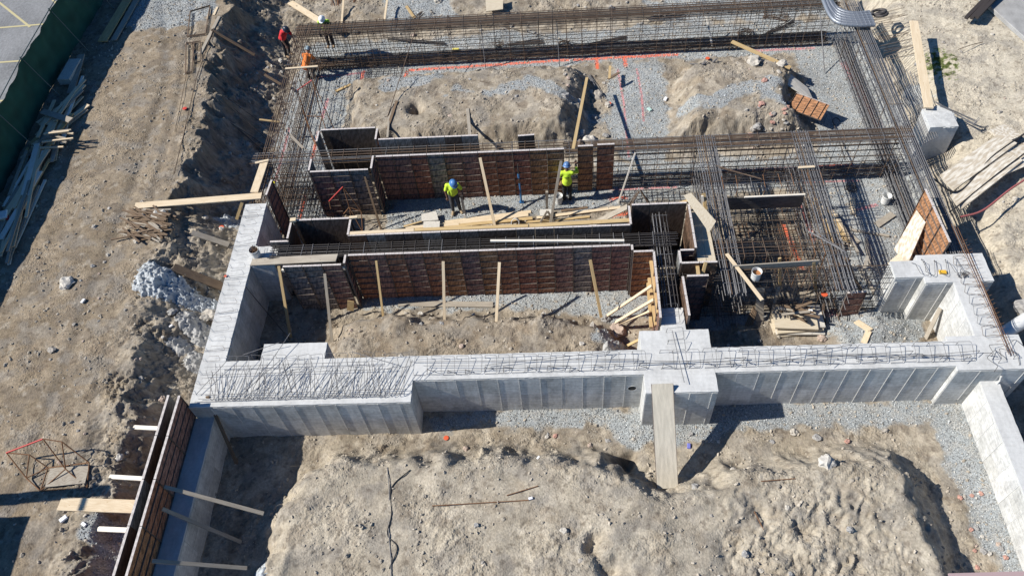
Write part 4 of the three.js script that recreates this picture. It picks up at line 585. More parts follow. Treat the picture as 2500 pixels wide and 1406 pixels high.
// ---------------------------------------------------------------- studs stacked beside the square pit
{
  const r = rng(32); for (let i = 0; i < 24; i++) { const x = 9.1 + 0.105 * (i % 7) + 0.03 * r(), L = 1.2 + 1.0 * r(), z = -18.3 + 0.35 * (r() - 0.5) + (i % 7) * 0.08; tag(board('stud', V(x, 0.1 + 0.05 * Math.floor(i / 7), z - L / 2), V(x + 0.28 + 0.08 * r(), 0.1 + 0.05 * Math.floor(i / 7), z + L / 2), 0.09, 0.045, wpick(['y', 'p', 'g', 'w'][Math.floor(r() * 4)], i), null), 'timber stud in the long stack beside the right pit cage', 'stud', 'studs stacked beside the square pit'); }
  const e = [[9.75, -18.3, 10.25, -17.35, 0.2, 'g', 'grey board leaning off the stud stack'], [10.15, -17.95, 11.35, -17.6, 0.09, 'g', 'long batten lying across the gravel behind the tall right formwork'], [10.55, -17.55, 10.4, -16.4, 0.1, 'g', 'batten lying end on to the long one on the gravel'], [11.05, -18.1, 11.75, -18.6, 0.24, 'g', 'short grey plank lying by the white pail near the right cage'], [10.55, -19.4, 10.4, -18.65, 0.16, 'p', 'short pale plank on the gravel beside the wire coil'], [10.0, -16.4, 10.3, -14.9, 0.1, 'g', 'batten in the striped shade beside the pilaster cage'], [9.25, -17.0, 9.75, -16.6, 0.12, 'b', 'dark offcut at the end of the stud stack'], [9.2, -16.6, 9.7, -16.2, 0.12, 'b', 'second dark offcut past the end of the stud stack'], [9.3, -14.0, 9.55, -13.5, 0.2, 'p', 'pale offcut at the top of the bent pair on the gravel heap'], [9.5, -13.5, 9.3, -13.15, 0.17, 'p', 'pale offcut at the foot of the bent pair on the gravel heap']];
  for (const [x0, z0, x1, z1, w, k, label] of e) tag(board('gravel_board', V(x0, H(x0, z0) + 0.05, z0), V(x1, H(x1, z1) + 0.05, z1), w, 0.04, wpick(k, 2), null), label, 'board');
  tag(board('upright_offcut', V(11.35, H(11.35, -13.45) - 0.02, -13.45), V(11.62, 0.95, -13.95), 0.14, 0.03, wpick('g', 1), null, V(-1, 0.3, 0.3)), 'grey offcut leaning on the sunlit right wall', 'board');
}
// ---------------------------------------------------------------- sheets and panels lying about
const lay = (name, label, pts, t, mat) => { // slab over four corner points (a,b,c,d)
  const g = new THREE.BufferGeometry(), P = pts.map(p => V(...p)), n = V().crossVectors(V().subVectors(P[1], P[0]), V().subVectors(P[3], P[0])).normalize(); if (n.y < 0) n.negate(); const Q = P.map(p => p.clone().addScaledVector(n, -t)), a = [...P, ...Q];
  const f = [[0, 1, 2, 3], [7, 6, 5, 4], [0, 4, 5, 1], [1, 5, 6, 2], [2, 6, 7, 3], [3, 7, 4, 0]], pos = [], uv = []; for (const q of f) for (const [i, u, v] of [[q[0], 0, 0], [q[1], 1, 0], [q[2], 1, 1], [q[0], 0, 0], [q[2], 1, 1], [q[3], 0, 1]]) { pos.push(a[i].x, a[i].y, a[i].z); uv.push(u, v); }
  g.setAttribute('position', new THREE.Float32BufferAttribute(pos, 3)); g.setAttribute('uv', new THREE.Float32BufferAttribute(uv, 2)); g.computeVertexNormals(); const m = mesh(name, g, mat); m.material.side = THREE.DoubleSide; tag(m, label, 'panel'); return m;
};
lay('plywood_sheet', 'pale plywood sheet overhanging the corner box', [[4.12, 2.49, -17.62], [4.36, 2.49, -17.72], [5.0, 2.45, -16.5], [4.72, 2.45, -16.05]], 0.02, plySheet);
lay('decking_sheet', 'plywood decking beside the corner box with a seam down its middle', [[4.34, 2.0, -17.3], [4.6, 2.0, -17.3], [4.6, 1.96, -15.1], [4.34, 1.96, -15.1]], 0.02, plySheet);
lay('decking_sheet', 'outer strip of plywood decking beside the left pit cage', [[4.61, 1.99, -17.25], [4.86, 1.99, -17.2], [4.9, 1.95, -15.1], [4.61, 1.95, -15.1]], 0.02, plySheet);
lay('plywood_square', 'grey plywood square on the lumber heap, the upper of two', [[-4.95, 0.24, -19.28], [-4.42, 0.24, -19.4], [-4.3, 0.22, -18.98], [-4.92, 0.22, -18.95]], 0.02, plyGrey);
lay('plywood_square', 'grey plywood square on the lumber heap, the lower of two', [[-4.85, 0.19, -18.98], [-4.25, 0.19, -18.95], [-4.25, 0.17, -18.62], [-4.85, 0.17, -18.62]], 0.02, plyGrey);
lay('pallet_offcut', 'grey timber square under the sawhorse post', [[-0.62, 0.2, -19.3], [-0.2, 0.2, -19.32], [-0.2, 0.2, -19.02], [-0.62, 0.2, -19.0]], 0.03, plyGrey);
lay('white_panel', 'white faced form panel leaning on the tall orange brown formwork', [[11.0, 0.7, -16.5], [11.62, 1.7, -17.3], [11.74, 1.72, -16.75], [11.25, 0.7, -15.85]], 0.06, panelCream);
lay('form_offcut', 'curled plywood offcut at the foot of the white leaning panel', [[10.75, 0.5, -16.1], [11.1, 0.75, -16.3], [11.5, 0.7, -15.6], [10.9, 0.5, -15.65]], 0.02, plySheet);
lay('weathered_panel', 'weathered plywood panel lying below the tan board on the right far mound', [[9.25, 0.75, -25.75], [10.1, 0.35, -25.1], [10.2, 0.3, -24.3], [9.2, 0.7, -24.9]], 0.03, plyGrey);
lay('crate_lid', 'pale board lid lying on the far dirt behind the longest cage', [[-2.9, 0.85, -31.7], [-2.1, 0.85, -31.7], [-2.1, 0.7, -30.9], [-2.85, 0.7, -30.8]], 0.03, plySheet);
lay('white_panel', 'upper pair of white stained form panels lying on the right bank', [[12.9, 1.52, -18.95], [15.3, 1.75, -20.6], [15.75, 1.75, -20.1], [13.2, 1.5, -18.3]], 0.1, panelCream);
lay('white_panel', 'smaller white form panel tucked behind the upper pair on the right bank', [[15.1, 1.7, -20.85], [15.75, 1.7, -21.15], [16.05, 1.7, -20.5], [15.4, 1.68, -20.2]], 0.08, panelCream);
lay('white_panel', 'lower white stained form panel beside the red hose on the right bank', [[13.0, 1.42, -18.1], [15.35, 1.68, -19.75], [15.7, 1.68, -19.35], [13.25, 1.4, -17.55]], 0.1, panelCream);
lay('white_panel', 'palest form panel lowest on the right bank beside the red hose', [[14.9, 1.62, -19.8], [16.2, 1.62, -20.2], [16.5, 1.6, -19.5], [14.2, 1.5, -18.5]], 0.04, panelCream);
lay('purple_board', 'faded purple edged board at the lower right corner of the foreground', [[9.3, 1.2, -5.95], [12.2, 1.2, -6.0], [12.2, 1.2, -5.3], [9.3, 1.2, -5.3]], 0.05, std(C(0.36, 0.26, 0.26), 0.9));
{ // form panels lying or leaning as single things
  const lean = (label, pos, ry, rx, w, h, tone, horizontal) => { const t = thing('loose_form', label, 'form panel', null, pos, ry); formPanel(t, w, h, { tone, horizontal }); t.rotation.order = 'YXZ'; t.rotation.x = rx; return t; };
  lean('small brown form panel leaning on the pilaster cage beside the stacked panels', [8.86, 0.02, -14.36], 0.05, -0.07, 0.61, 1.25, 6);
  lean('tan form panel lying ribs up on gravel below the right far mound', [9.0, 0.5, -23.75], -0.62, -1.25, 1.35, 0.75, 4, true);
  const st = [[6.85, -14.55, 0.04, 0.1], [6.95, -14.5, 0.12, -0.04], [6.9, -14.52, 0.2, 0.06], [7.0, -14.6, 0.28, 0.0], [6.8, -14.5, 0.36, -0.08]]; st.forEach(([x, z, y, a], i) => { const m = tag(mesh('stacked_panel', BOX, i % 2 ? plyGrey : plySheet), 'form panel in the flat stack under the broken timber', 'form panel', 'form panels stacked flat by the square pit'); m.scale.set(1.55 - 0.06 * i, 0.07, 0.95 - 0.04 * i); m.position.set(x + 0.62, y, z + 0.38); m.rotation.y = a; });
  const r = rng(34); for (let i = 0; i < 11; i++) { const a = 1.1 + 1.2 * (r() - 0.3), L = 0.4 + 0.6 * r(), x = 7.4 + 0.6 * (r() - 0.5), z = -14.25 + 0.4 * (r() - 0.5), y = 0.43 + 0.03 * i; tag(board('broken_timber', V(x - Math.sin(a) * L / 2, y, z - Math.cos(a) * L / 2), V(x + Math.sin(a) * L / 2, y + 0.05, z + Math.cos(a) * L / 2), 0.08, 0.035, wpick(i % 3 ? 'b' : 'g', i), null), 'broken brown timber piece thrown on the flat panel stack', 'timber', 'timber thrown on the panel stack'); }
  for (let i = 0; i < 4; i++) tag(board('stake', V(6.1 - 0.07 * i, 0.02, -14.05), V(6.25 - 0.04 * i, 0.6, -14.45), 0.05, 0.03, wpick('b', i), null), 'brown stake leaning on the grey upright board by the pit', 'stake', 'stakes leaning by the pit board');
  tag(board('edge_post', V(8.35, 0.1, -14.2), V(8.3, 1.1, -14.75), 0.06, 0.05, steel.brown, null), 'thin dark post behind the flat panel stack', 'post'); tag(board('edge_post', V(6.75, 0.1, -14.35), V(6.85, 1.25, -14.75), 0.1, 0.04, wpick('g', 0), null), 'grey plank standing at the left of the flat panel stack', 'post');
  tag(board('scissor_brace', V(8.8, 1.95, -15.2), V(9.35, 1.15, -14.55), 0.09, 0.045, wpick('b', 1), null), 'reddish timber crossing above the small leaning form panel', 'brace'); tag(board('scissor_brace', V(9.5, 1.95, -15.3), V(9.28, 1.2, -14.62), 0.08, 0.04, wpick('g', 1), null), 'pale reddish timber meeting the other above the small leaning form panel', 'brace');
}
{ // dark board behind the far pit cage
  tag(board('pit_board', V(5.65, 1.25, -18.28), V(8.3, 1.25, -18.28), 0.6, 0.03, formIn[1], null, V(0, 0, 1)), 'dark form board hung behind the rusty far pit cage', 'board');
  tag(board('pit_batten', V(6.3, 1.6, -18.24), V(8.3, 1.62, -18.24), 0.06, 0.04, wpick('w', 0), null), 'white batten along the top of the dark pit board', 'batten');
}
// ---------------------------------------------------------------- parking lot, road corner, fence
const asphalt = std(0xffffff, 0.95, { map: tex(512, 512, (u, v, o) => { const t = 0.2 * (1 + 0.25 * tileN(u, v, 6, 2) + 0.25 * tileN(u, v, 90, 5)); o[0] = t * 0.99; o[1] = t; o[2] = t * 1.02; }, true, [6, 8]) });
{
  const g = new THREE.PlaneGeometry(60, 80, 1, 1); g.rotateX(-Math.PI / 2); const m = struct('parking_lot', g, asphalt); m.position.set(-50.45, 1.9, -25);
  const yel = std(C(0.46, 0.40, 0.22), 0.9); const ln = (a, b) => { const o = board('parking_line', a, b, 0.1, 0.006, yel, null); o.userData.kind = 'structure'; };
  ln(V(-26, 1.905, -32.5), V(-22.9, 1.905, -29.7)); ln(V(-28, 1.905, -29.6), V(-21.3, 1.905, -29.9)); ln(V(-28, 1.905, -27.15), V(-21.0, 1.905, -27.35)); ln(V(-23.4, 1.905, -32.6), V(-21.6, 1.905, -30.6)); ln(V(-28, 1.905, -24.6), V(-21.0, 1.905, -24.8)); ln(V(-28, 1.905, -22.0), V(-21.0, 1.905, -22.2));
  const s = new THREE.Shape(); [[16.9, 28.6], [17.3, 27.2], [17.75, 25.6], [18.6, 23.0], [40, 20], [60, 60], [16, 60]].forEach((p, i) => i ? s.lineTo(...p) : s.moveTo(...p)); const rg = new THREE.ExtrudeGeometry(s, { depth: 0.14, bevelEnabled: true, bevelSize: 0.02, bevelThickness: 0.02, bevelSegments: 1 }); rg.rotateX(-Math.PI / 2);
  const rm = struct('street', rg, std(0xffffff, 0.95, { map: tex(256, 256, (u, v, o) => { const t = 0.30 * (1 + 0.2 * tileN(u, v, 6, 12) + 0.2 * tileN(u, v, 70, 15)); o[0] = t; o[1] = t * 0.985; o[2] = t * 0.95; }, true, [0.4, 0.4]) })); rm.position.y = 1.86;
}
{
  const f = thing('mesh_fence', 'dark green screen fence leaning between the parking lot and the lumber heap', 'fence'); const fab = std(0xffffff, 0.95, { side: THREE.DoubleSide, map: tex(256, 256, (u, v, o) => { const w = ((Math.floor(u * 128) + Math.floor(v * 128)) % 2) * 0.25 + 0.85, t = 1 + 0.35 * tileN(u, v, 4, 3); o[0] = 0.02 * w * t; o[1] = 0.085 * w * t; o[2] = 0.06 * w * t; }) }), pipe = std(C(0.16, 0.18, 0.17), 0.5, { metalness: 0.6 });
  const line = z => -20.25 + 0.12 * Math.sin(z * 0.55) + (z > -15 ? 0.05 * (z + 15) : 0); const top = z => 3.82 + 0.1 * Math.sin(z * 0.37 + 1); const r = rng(90);
  for (let z = -46; z < -4; z += 3) {
    const nx = 24, ny = 10, g = new THREE.PlaneGeometry(1, 1, nx, ny), p = g.attributes.position; for (let i = 0; i < p.count; i++) { const u = p.getX(i) + 0.5, v = p.getY(i) + 0.5, zz = z + u * 3; p.setXYZ(i, line(zz) + 0.05 * Math.sin(u * 3.14) * (0.4 + v) + 0.035 * N2(zz * 1.7, v * 2.2) + 0.03 * Math.sin(zz * 5 + v * 2), 1.88 + v * (top(zz) - 1.9 - 0.05 * Math.sin(u * 3.14)), zz); } g.computeVertexNormals();
    mesh('screen_panel', g, fab, f); rod('post', V(line(z) - 0.06, 1.6, z), V(line(z) - 0.06, top(z) + 0.03, z), 0.03, pipe, f, ROD8); rod('top_rail', V(line(z) - 0.05, top(z) - 0.02, z), V(line(z + 3) - 0.05, top(z + 3) - 0.02, z + 3), 0.02, pipe, f, ROD8); rod('stay', V(line(z) + 0.04, top(z) - 0.1, z + 0.05), V(line(z) + 0.75, 1.92, z + 0.3), 0.016, pipe, f);
  }
  tag(board('sign_board', V(-21.0, 2.9, -30.2), V(-20.7, 2.9, -29.2), 0.5, 0.03, std(C(0.02, 0.022, 0.024), 0.6), null, V(0.9, 0.5, 0)), 'small black sign board behind the top of the green fence', 'sign');
  const post = thing('sign_post', 'thin post carrying the small black sign behind the fence', 'post'); rod('pole', V(-20.88, 1.85, -29.7), V(-20.88, 3.0, -29.7), 0.025, pipe, post, ROD8);
}
// off to the lower left, out of the picture: a box and a pole added to cast shadows across the road
{
  const b = thing('added_container', 'unseen steel container added beside the road to cast its shadow into view', 'container'); const m = std(C(0.10, 0.14, 0.16), 0.6); box('container_body', -19.2, -17.15, 1.8, 4.3, -7.3, -1.5, m, b); for (let z = -7.2; z < -1.6; z += 0.3) box('corrugation', -17.15, -17.12, 1.95, 4.15, z, z + 0.15, m, b); box('roof_rail', -19.22, -17.13, 4.3, 4.36, -7.32, -1.48, m, b);
  const p = thing('added_pole', 'unseen wooden pole added beside the steel container to cast a shadow strip', 'pole'); rod('pole', V(-18.9, 1.5, -7.75), V(-18.9, 7.6, -7.75), 0.17, wpick('b', 0), p, ROD8); rod('cross_arm', V(-18.9, 7.2, -8.3), V(-18.9, 7.2, -7.2), 0.06, wpick('b', 1), p, ROD8);
}
// ---------------------------------------------------------------- pails
function pail(label, x, y, z, fill, tilt) {
  const t = thing('pail', label, 'pail', null, [x, y, z]); const w = std(C(0.66, 0.66, 0.63), 0.5); mesh('shell', new THREE.LatheGeometry([[0.0, 0.0], [0.125, 0.0], [0.135, 0.02], [0.152, 0.36], [0.16, 0.36], [0.16, 0.375], [0.147, 0.375], [0.13, 0.03], [0, 0.03]].map(p => new THREE.Vector2(...p)), 24), w, t);
  const h = mesh('handle', new THREE.TorusGeometry(0.158, 0.005, 5, 20, Math.PI), steel.grey, t); h.position.y = 0.33; h.rotation.x = 1.9; if (fill) { const c = mesh('contents', new THREE.CylinderGeometry(0.14, 0.14, 0.02, 20), fill, t); c.position.y = 0.24; } if (tilt) t.rotation.z = tilt; return t;
}
{
  const b1 = pail('white pail packed with rusty tie hardware on the left wall', -9.86, WT + 0.01, -16.12, std(C(0.06, 0.045, 0.04), 0.95)); const r = rng(2); for (let i = 0; i < 16; i++) rod('tie_rod', V((r() - 0.5) * 0.2, 0.24, (r() - 0.5) * 0.2), V((r() - 0.5) * 0.24, 0.36 + 0.1 * r(), (r() - 0.5) * 0.24), 0.009, i % 2 ? steel.brown : steel.rust, b1);
  b1.scale.setScalar(1.05);
  pail('white pail on gravel at the heel of the worker facing the formwork', 0.08, 0.02, -19.78, std(C(0.3, 0.3, 0.3), 0.9)); pail('white pail with rusty water balanced over the pilaster cage by the pale timber', 6.0, 1.83, -14.66, std(C(0.32, 0.14, 0.05), 0.4)); pail('white pail standing open on the gravel by the right cage', 11.6, 0.03, -19.15, null);
}
// ---------------------------------------------------------------- pipe-framed panel carts
function cart(label, red, pts, links, plate) { const t = thing('pipe_cart', label, 'cart'); const rm = std(C(0.42, 0.035, 0.03), 0.5), bm = steel.rust; for (const [i, j, k] of links) rod(k ? 'handle' : 'frame_pipe', V(...pts[i]), V(...pts[j]), k ? 0.024 : 0.017, k ? rm : bm, t, ROD8); if (plate) board('deck_plate', V(...plate[0]), V(...plate[1]), plate[2], 0.03, wpick('g', 0), t); return t; }
{
  const L = (x, z) => H(x, z) + 0.02;
  cart('pipe-framed cart with red handle lying on the road beside the near formwork', 1, [[-15.4, 2.35, -9.15], [-14.2, 2.75, -9.35], [-13.7, 2.65, -9.3], [-13.05, 2.15, -8.9], [-13.05, L(-13.05, -8.3), -8.3], [-14.3, L(-14.3, -8.2), -8.2], [-14.8, 2.0, -8.55], [-14.3, 1.98, -8.85], [-13.7, 2.1, -8.75], [-14.75, 2.3, -9.1]], [[0, 1, 1], [1, 2], [2, 3], [3, 4], [4, 5], [5, 6], [6, 0], [1, 8], [8, 4], [8, 5], [6, 7], [7, 3], [7, 5], [0, 9], [9, 7], [9, 6], [2, 8]], [[-14.2, 1.98, -8.55], [-13.1, 1.98, -8.65], 0.55]);
  cart('pipe-framed cart with red handle standing in the shaded corner of the back formwork', 1, [[-7.5, 1.75, -19.35], [-8.12, 1.2, -19.2], [-8.2, 0.05, -19.05], [-7.45, 0.9, -19.15], [-8.1, 0.05, -18.75], [-7.05, 0.7, -19.1], [-7.1, 0.05, -18.7], [-6.85, 0.05, -18.55], [-7.5, 0.05, -18.95]], [[0, 1, 1], [1, 2], [1, 4], [0, 3], [3, 2], [3, 8], [0, 5], [5, 3], [5, 6], [2, 8], [8, 6], [4, 6], [3, 6]]);
  cart('pipe-framed cart with faded red handle standing on the rebar grid of the left cage', 1, [[-9.5, 1.9, -25.1], [-10.15, 1.6, -24.9], [-9.9, 0.1, -24.0], [-9.3, 0.7, -24.3], [-9.0, 0.1, -23.4], [-9.55, 0.1, -23.3], [-10.0, 0.7, -24.4], [-8.8, 0.1, -23.9]], [[1, 0, 1], [0, 3], [3, 4], [1, 6], [6, 2], [6, 3], [2, 5], [5, 4], [0, 7], [3, 5], [6, 5], [1, 2]]);
}
// ---------------------------------------------------------------- rusty rectangular frames and long rods on the road
{
  const fr = (label, P, n) => { const t = thing('bar_rectangle', label, 'frame'); for (let k = 0; k < n; k++) for (let i = 0; i < 4; i++) rod('frame_bar', V(P[i][0] + 0.02 * k, 1.94 + 0.02 * k, P[i][1] - 0.015 * k), V(P[(i + 1) % 4][0] + 0.02 * k, 1.94 + 0.02 * k, P[(i + 1) % 4][1] - 0.015 * k), 0.012, steel.brown, t); };
  fr('large rusty bar frame lying flat on the road edge', [[-15.75, -30.1], [-14.95, -30.45], [-14.65, -28.4], [-15.4, -28.3]], 3); fr('narrow nested rusty bar frames lying below the large frame', [[-15.35, -27.85], [-15.0, -27.85], [-14.6, -25.9], [-14.85, -25.85]], 3); fr('third rusty bar frame lying beside the narrow nested ones', [[-15.1, -27.9], [-14.75, -27.95], [-14.4, -26.6], [-14.65, -26.5]], 2);
  const rr = (label, p, r = 0.014) => { const t = thing('steel_rod', label, 'rod'); for (let i = 0; i + 1 < p.length; i++) rod('rod_length', V(...p[i]), V(...p[i + 1]), r, steel.brown, t); };
  rr('long rusty rod lying down the road edge past the small red cap', [[-14.35, 1.97, -28.8], [-14.3, 1.95, -25.5], [-13.95, 1.96, -22.2], [-13.75, 1.98, -20.1]]); rr('second long rusty rod beside the other on the road edge', [[-14.8, 1.96, -26.0], [-14.55, 1.95, -24.0], [-14.35, 1.94, -22.4]], 0.01);
}
// ---------------------------------------------------------------- bundles and coils of rebar
function bundle(label, x0, z0, x1, z1, n, w, mat, o = {}) { const t = thing('rebar_bundle', label, 'rebar bundle', o.group); const r = rng(Math.round(x0 * 50 + z0 * 31 + 5000)); const dx = x1 - x0, dz = z1 - z0, L = Math.hypot(dx, dz), px = -dz / L, pz = dx / L; const y = o.y; for (let i = 0; i < n; i++) { const a = (r() - 0.5) * w, b = (r() - 0.5) * w * (o.fan || 1.6), e = 0.12 * r() * L; const ax = x0 + px * a + dx / L * e, az = z0 + pz * a + dz / L * e, bx = x1 + px * b - dx / L * e * 0.5, bz = z1 + pz * b - dz / L * e * 0.5; rod('bar', V(ax, (y ?? H(ax, az)) + 0.03 + 0.05 * r(), az), V(bx, (o.y1 ?? y ?? H(bx, bz)) + 0.03 + 0.05 * r(), bz), 0.011, mat, t); if (o.hook) rod('hook', V(bx, (o.y1 ?? y ?? H(bx, bz)) + 0.05, bz), V(bx + 0.1, (o.y1 ?? y ?? H(bx, bz)) + 0.12 + 0.05 * r(), bz - 0.08), 0.011, mat, t); } return t; }
bundle('rust orange rebar bundle lying behind the far cage near the white hard hat', -9.9, -30.6, -8.6, -33.4, 22, 0.45, steel.rust, { fan: 2.2 }); bundle('second rust orange rebar bundle crossing the first behind the far cage', -9.5, -30.4, -9.9, -33.0, 12, 0.5, steel.rust);
bundle('long grey bars on gravel behind the far cage', -7.5, -30.0, -4.6, -29.5, 9, 0.2, steel.dark); bundle('dark bar bundle standing behind the far cage beside the wooden lid', -4.6, -30.3, -4.7, -32.8, 9, 0.22, steel.grey); bundle('rusty angle irons stacked behind the far cage', -6.3, -30.9, -4.2, -32.9, 7, 0.35, steel.brown);
bundle('splayed dark bars on gravel under the far cage left of the wire coil', -2.0, -29.1, -0.3, -29.35, 12, 0.2, steel.dark, { fan: 2.4 }); bundle('fan of dark bars under the middle of the far cage', 1.6, -28.95, 3.3, -29.1, 13, 0.2, steel.dark, { fan: 2.4 }); bundle('pale grey bar bundle on gravel behind the far cage', 4.2, -30.2, 6.0, -30.5, 13, 0.35, steel.grey, { fan: 1.6 });
bundle('crossed dark bars on gravel near the silver ducts', 9.2, -29.0, 10.6, -29.8, 12, 0.2, steel.dark, { fan: 2 }); bundle('hooked bars on the gravel right of the crossed dark bars', 10.4, -30.0, 9.3, -30.3, 9, 0.4, steel.brown, { hook: 1 });
bundle('hairpin bars lying down the rubble between the far mounds', 1.5, -26.9, 2.0, -25.4, 9, 0.16, steel.grey, {}); bundle('left hairpin pair on the crest of the right far mound', 5.75, -27.2, 6.1, -26.0, 6, 0.12, steel.grey, { hook: 1 }); bundle('right hairpin pair on the crest of the right far mound', 6.25, -27.1, 6.5, -26.05, 6, 0.12, steel.grey, { hook: 1 });
bundle('grey hooked bars lying from the concrete block towards the right bank', 13.45, -22.0, 14.7, -21.1, 8, 0.16, steel.grey, { y: 2.02, y1: 1.75, fan: 2.2, hook: 1 });
bundle('inverted V of bars over the dark mat behind the corner box, left leg', 2.35, -18.9, 2.95, -19.5, 5, 0.1, steel.brown, { y: 0.1, y1: 0.75 }); bundle('inverted V of bars over the dark mat behind the corner box, right leg', 2.95, -19.5, 3.5, -19.05, 5, 0.1, steel.brown, { y: 0.75, y1: 0.1 });
bundle('loose bars slung across the near pit cage', 8.9, -15.3, 7.9, -16.4, 4, 0.1, steel.grey, { y: 2.0 }); bundle('bars leaning over the left pit cage corner', 5.4, -19.3, 6.9, -18.6, 4, 0.08, steel.brown, { y: 2.0 });
bundle('steel angle leaning from the left wall top into the dark pit', -10.0, -14.9, -8.9, -14.0, 3, 0.03, steel.dark, { y: 1.95, y1: 0.15 });
bundle('dark slim bars on the slope below the left road edge', -13.2, -24.6, -11.4, -24.0, 3, 0.5, steel.dark); bundle('hairpin bars half buried in the dark slope', -12.9, -23.6, -11.6, -23.0, 4, 0.5, steel.dark, { hook: 1 });
function coil(label, x, z, R, n) { const t = thing('wire_coil', label, 'coil'); const r = rng(Math.round(x * 100 + z * 7 + 900)); for (let i = 0; i < n; i++) { const m = mesh('wire_loop', new THREE.TorusGeometry(R * (0.6 + 0.5 * r()), 0.009, 4, 22), r() < 0.5 ? steel.dark : steel.brown, t); m.position.set(x + 0.12 * (r() - 0.5), H(x, z) + 0.05 + 0.14 * r(), z + 0.12 * (r() - 0.5)); m.rotation.set(1.57 + 0.5 * (r() - 0.5), 0.6 * (r() - 0.5), r() * 3); m.scale.y = 0.7; } }
coil('tangled wire coil on gravel near the silver ducts', 8.35, -29.1, 0.34, 14); coil('small wire coil under the far cage beside the splayed bars', -2.3, -29.1, 0.22, 10); coil('wire coil between the two fans of dark bars', 0.55, -28.95, 0.26, 11); coil('wire coil in the shade of the dense far cage', -6.4, -28.6, 0.28, 9); coil('second wire coil in the shade of the dense far cage', -4.6, -28.7, 0.25, 8); coil('rusty wire loops under the far cage beside the paint corner', -7.9, -28.3, 0.25, 8); coil('wire coil on the rebar by the white pail near the right cage', 10.6, -19.9, 0.22, 8);
{ // thin steel pipes standing through the far cage, guy rods
  const t1 = thing('steel_pipe', 'thin grey pipe leaning through the middle of the far cage', 'pipe'); rod('pipe', V(0.25, 1.9, -28.35), V(0.32, 0.03, -27.55), 0.02, steel.grey, t1); const t2 = thing('steel_pipe', 'thin grey pipe standing at the left part of the far cage', 'pipe'); rod('pipe', V(-2.9, 1.95, -28.3), V(-2.85, 0.05, -27.7), 0.02, steel.grey, t2); const t3 = thing('steel_pipe', 'thin grey pipe beside the right corner of the far cage', 'pipe'); rod('pipe', V(10.9, 1.8, -28.2), V(11.1, 0.05, -26.3), 0.02, steel.grey, t3);
  const t4 = thing('steel_rod', 'long rusty diagonal rod tied inside the far cage', 'rod'); rod('rod_length', V(-1.9, 1.7, -28.15), V(2.4, 0.3, -28.12), 0.012, steel.brown, t4); const t5 = thing('steel_rod', 'long rusty rod lying down the left far mound', 'rod'); rod('rod_length', V(-5.6, 1.9, -28.05), V(-6.7, 0.75, -23.2), 0.016, steel.brown, t5); const t6 = thing('steel_rod', 'diagonal rod over the pilaster cage near the orange cap', 'rod'); rod('rod_length', V(9.0, 1.95, -16.4), V(7.6, 1.2, -14.6), 0.014, steel.dark, t6);
}
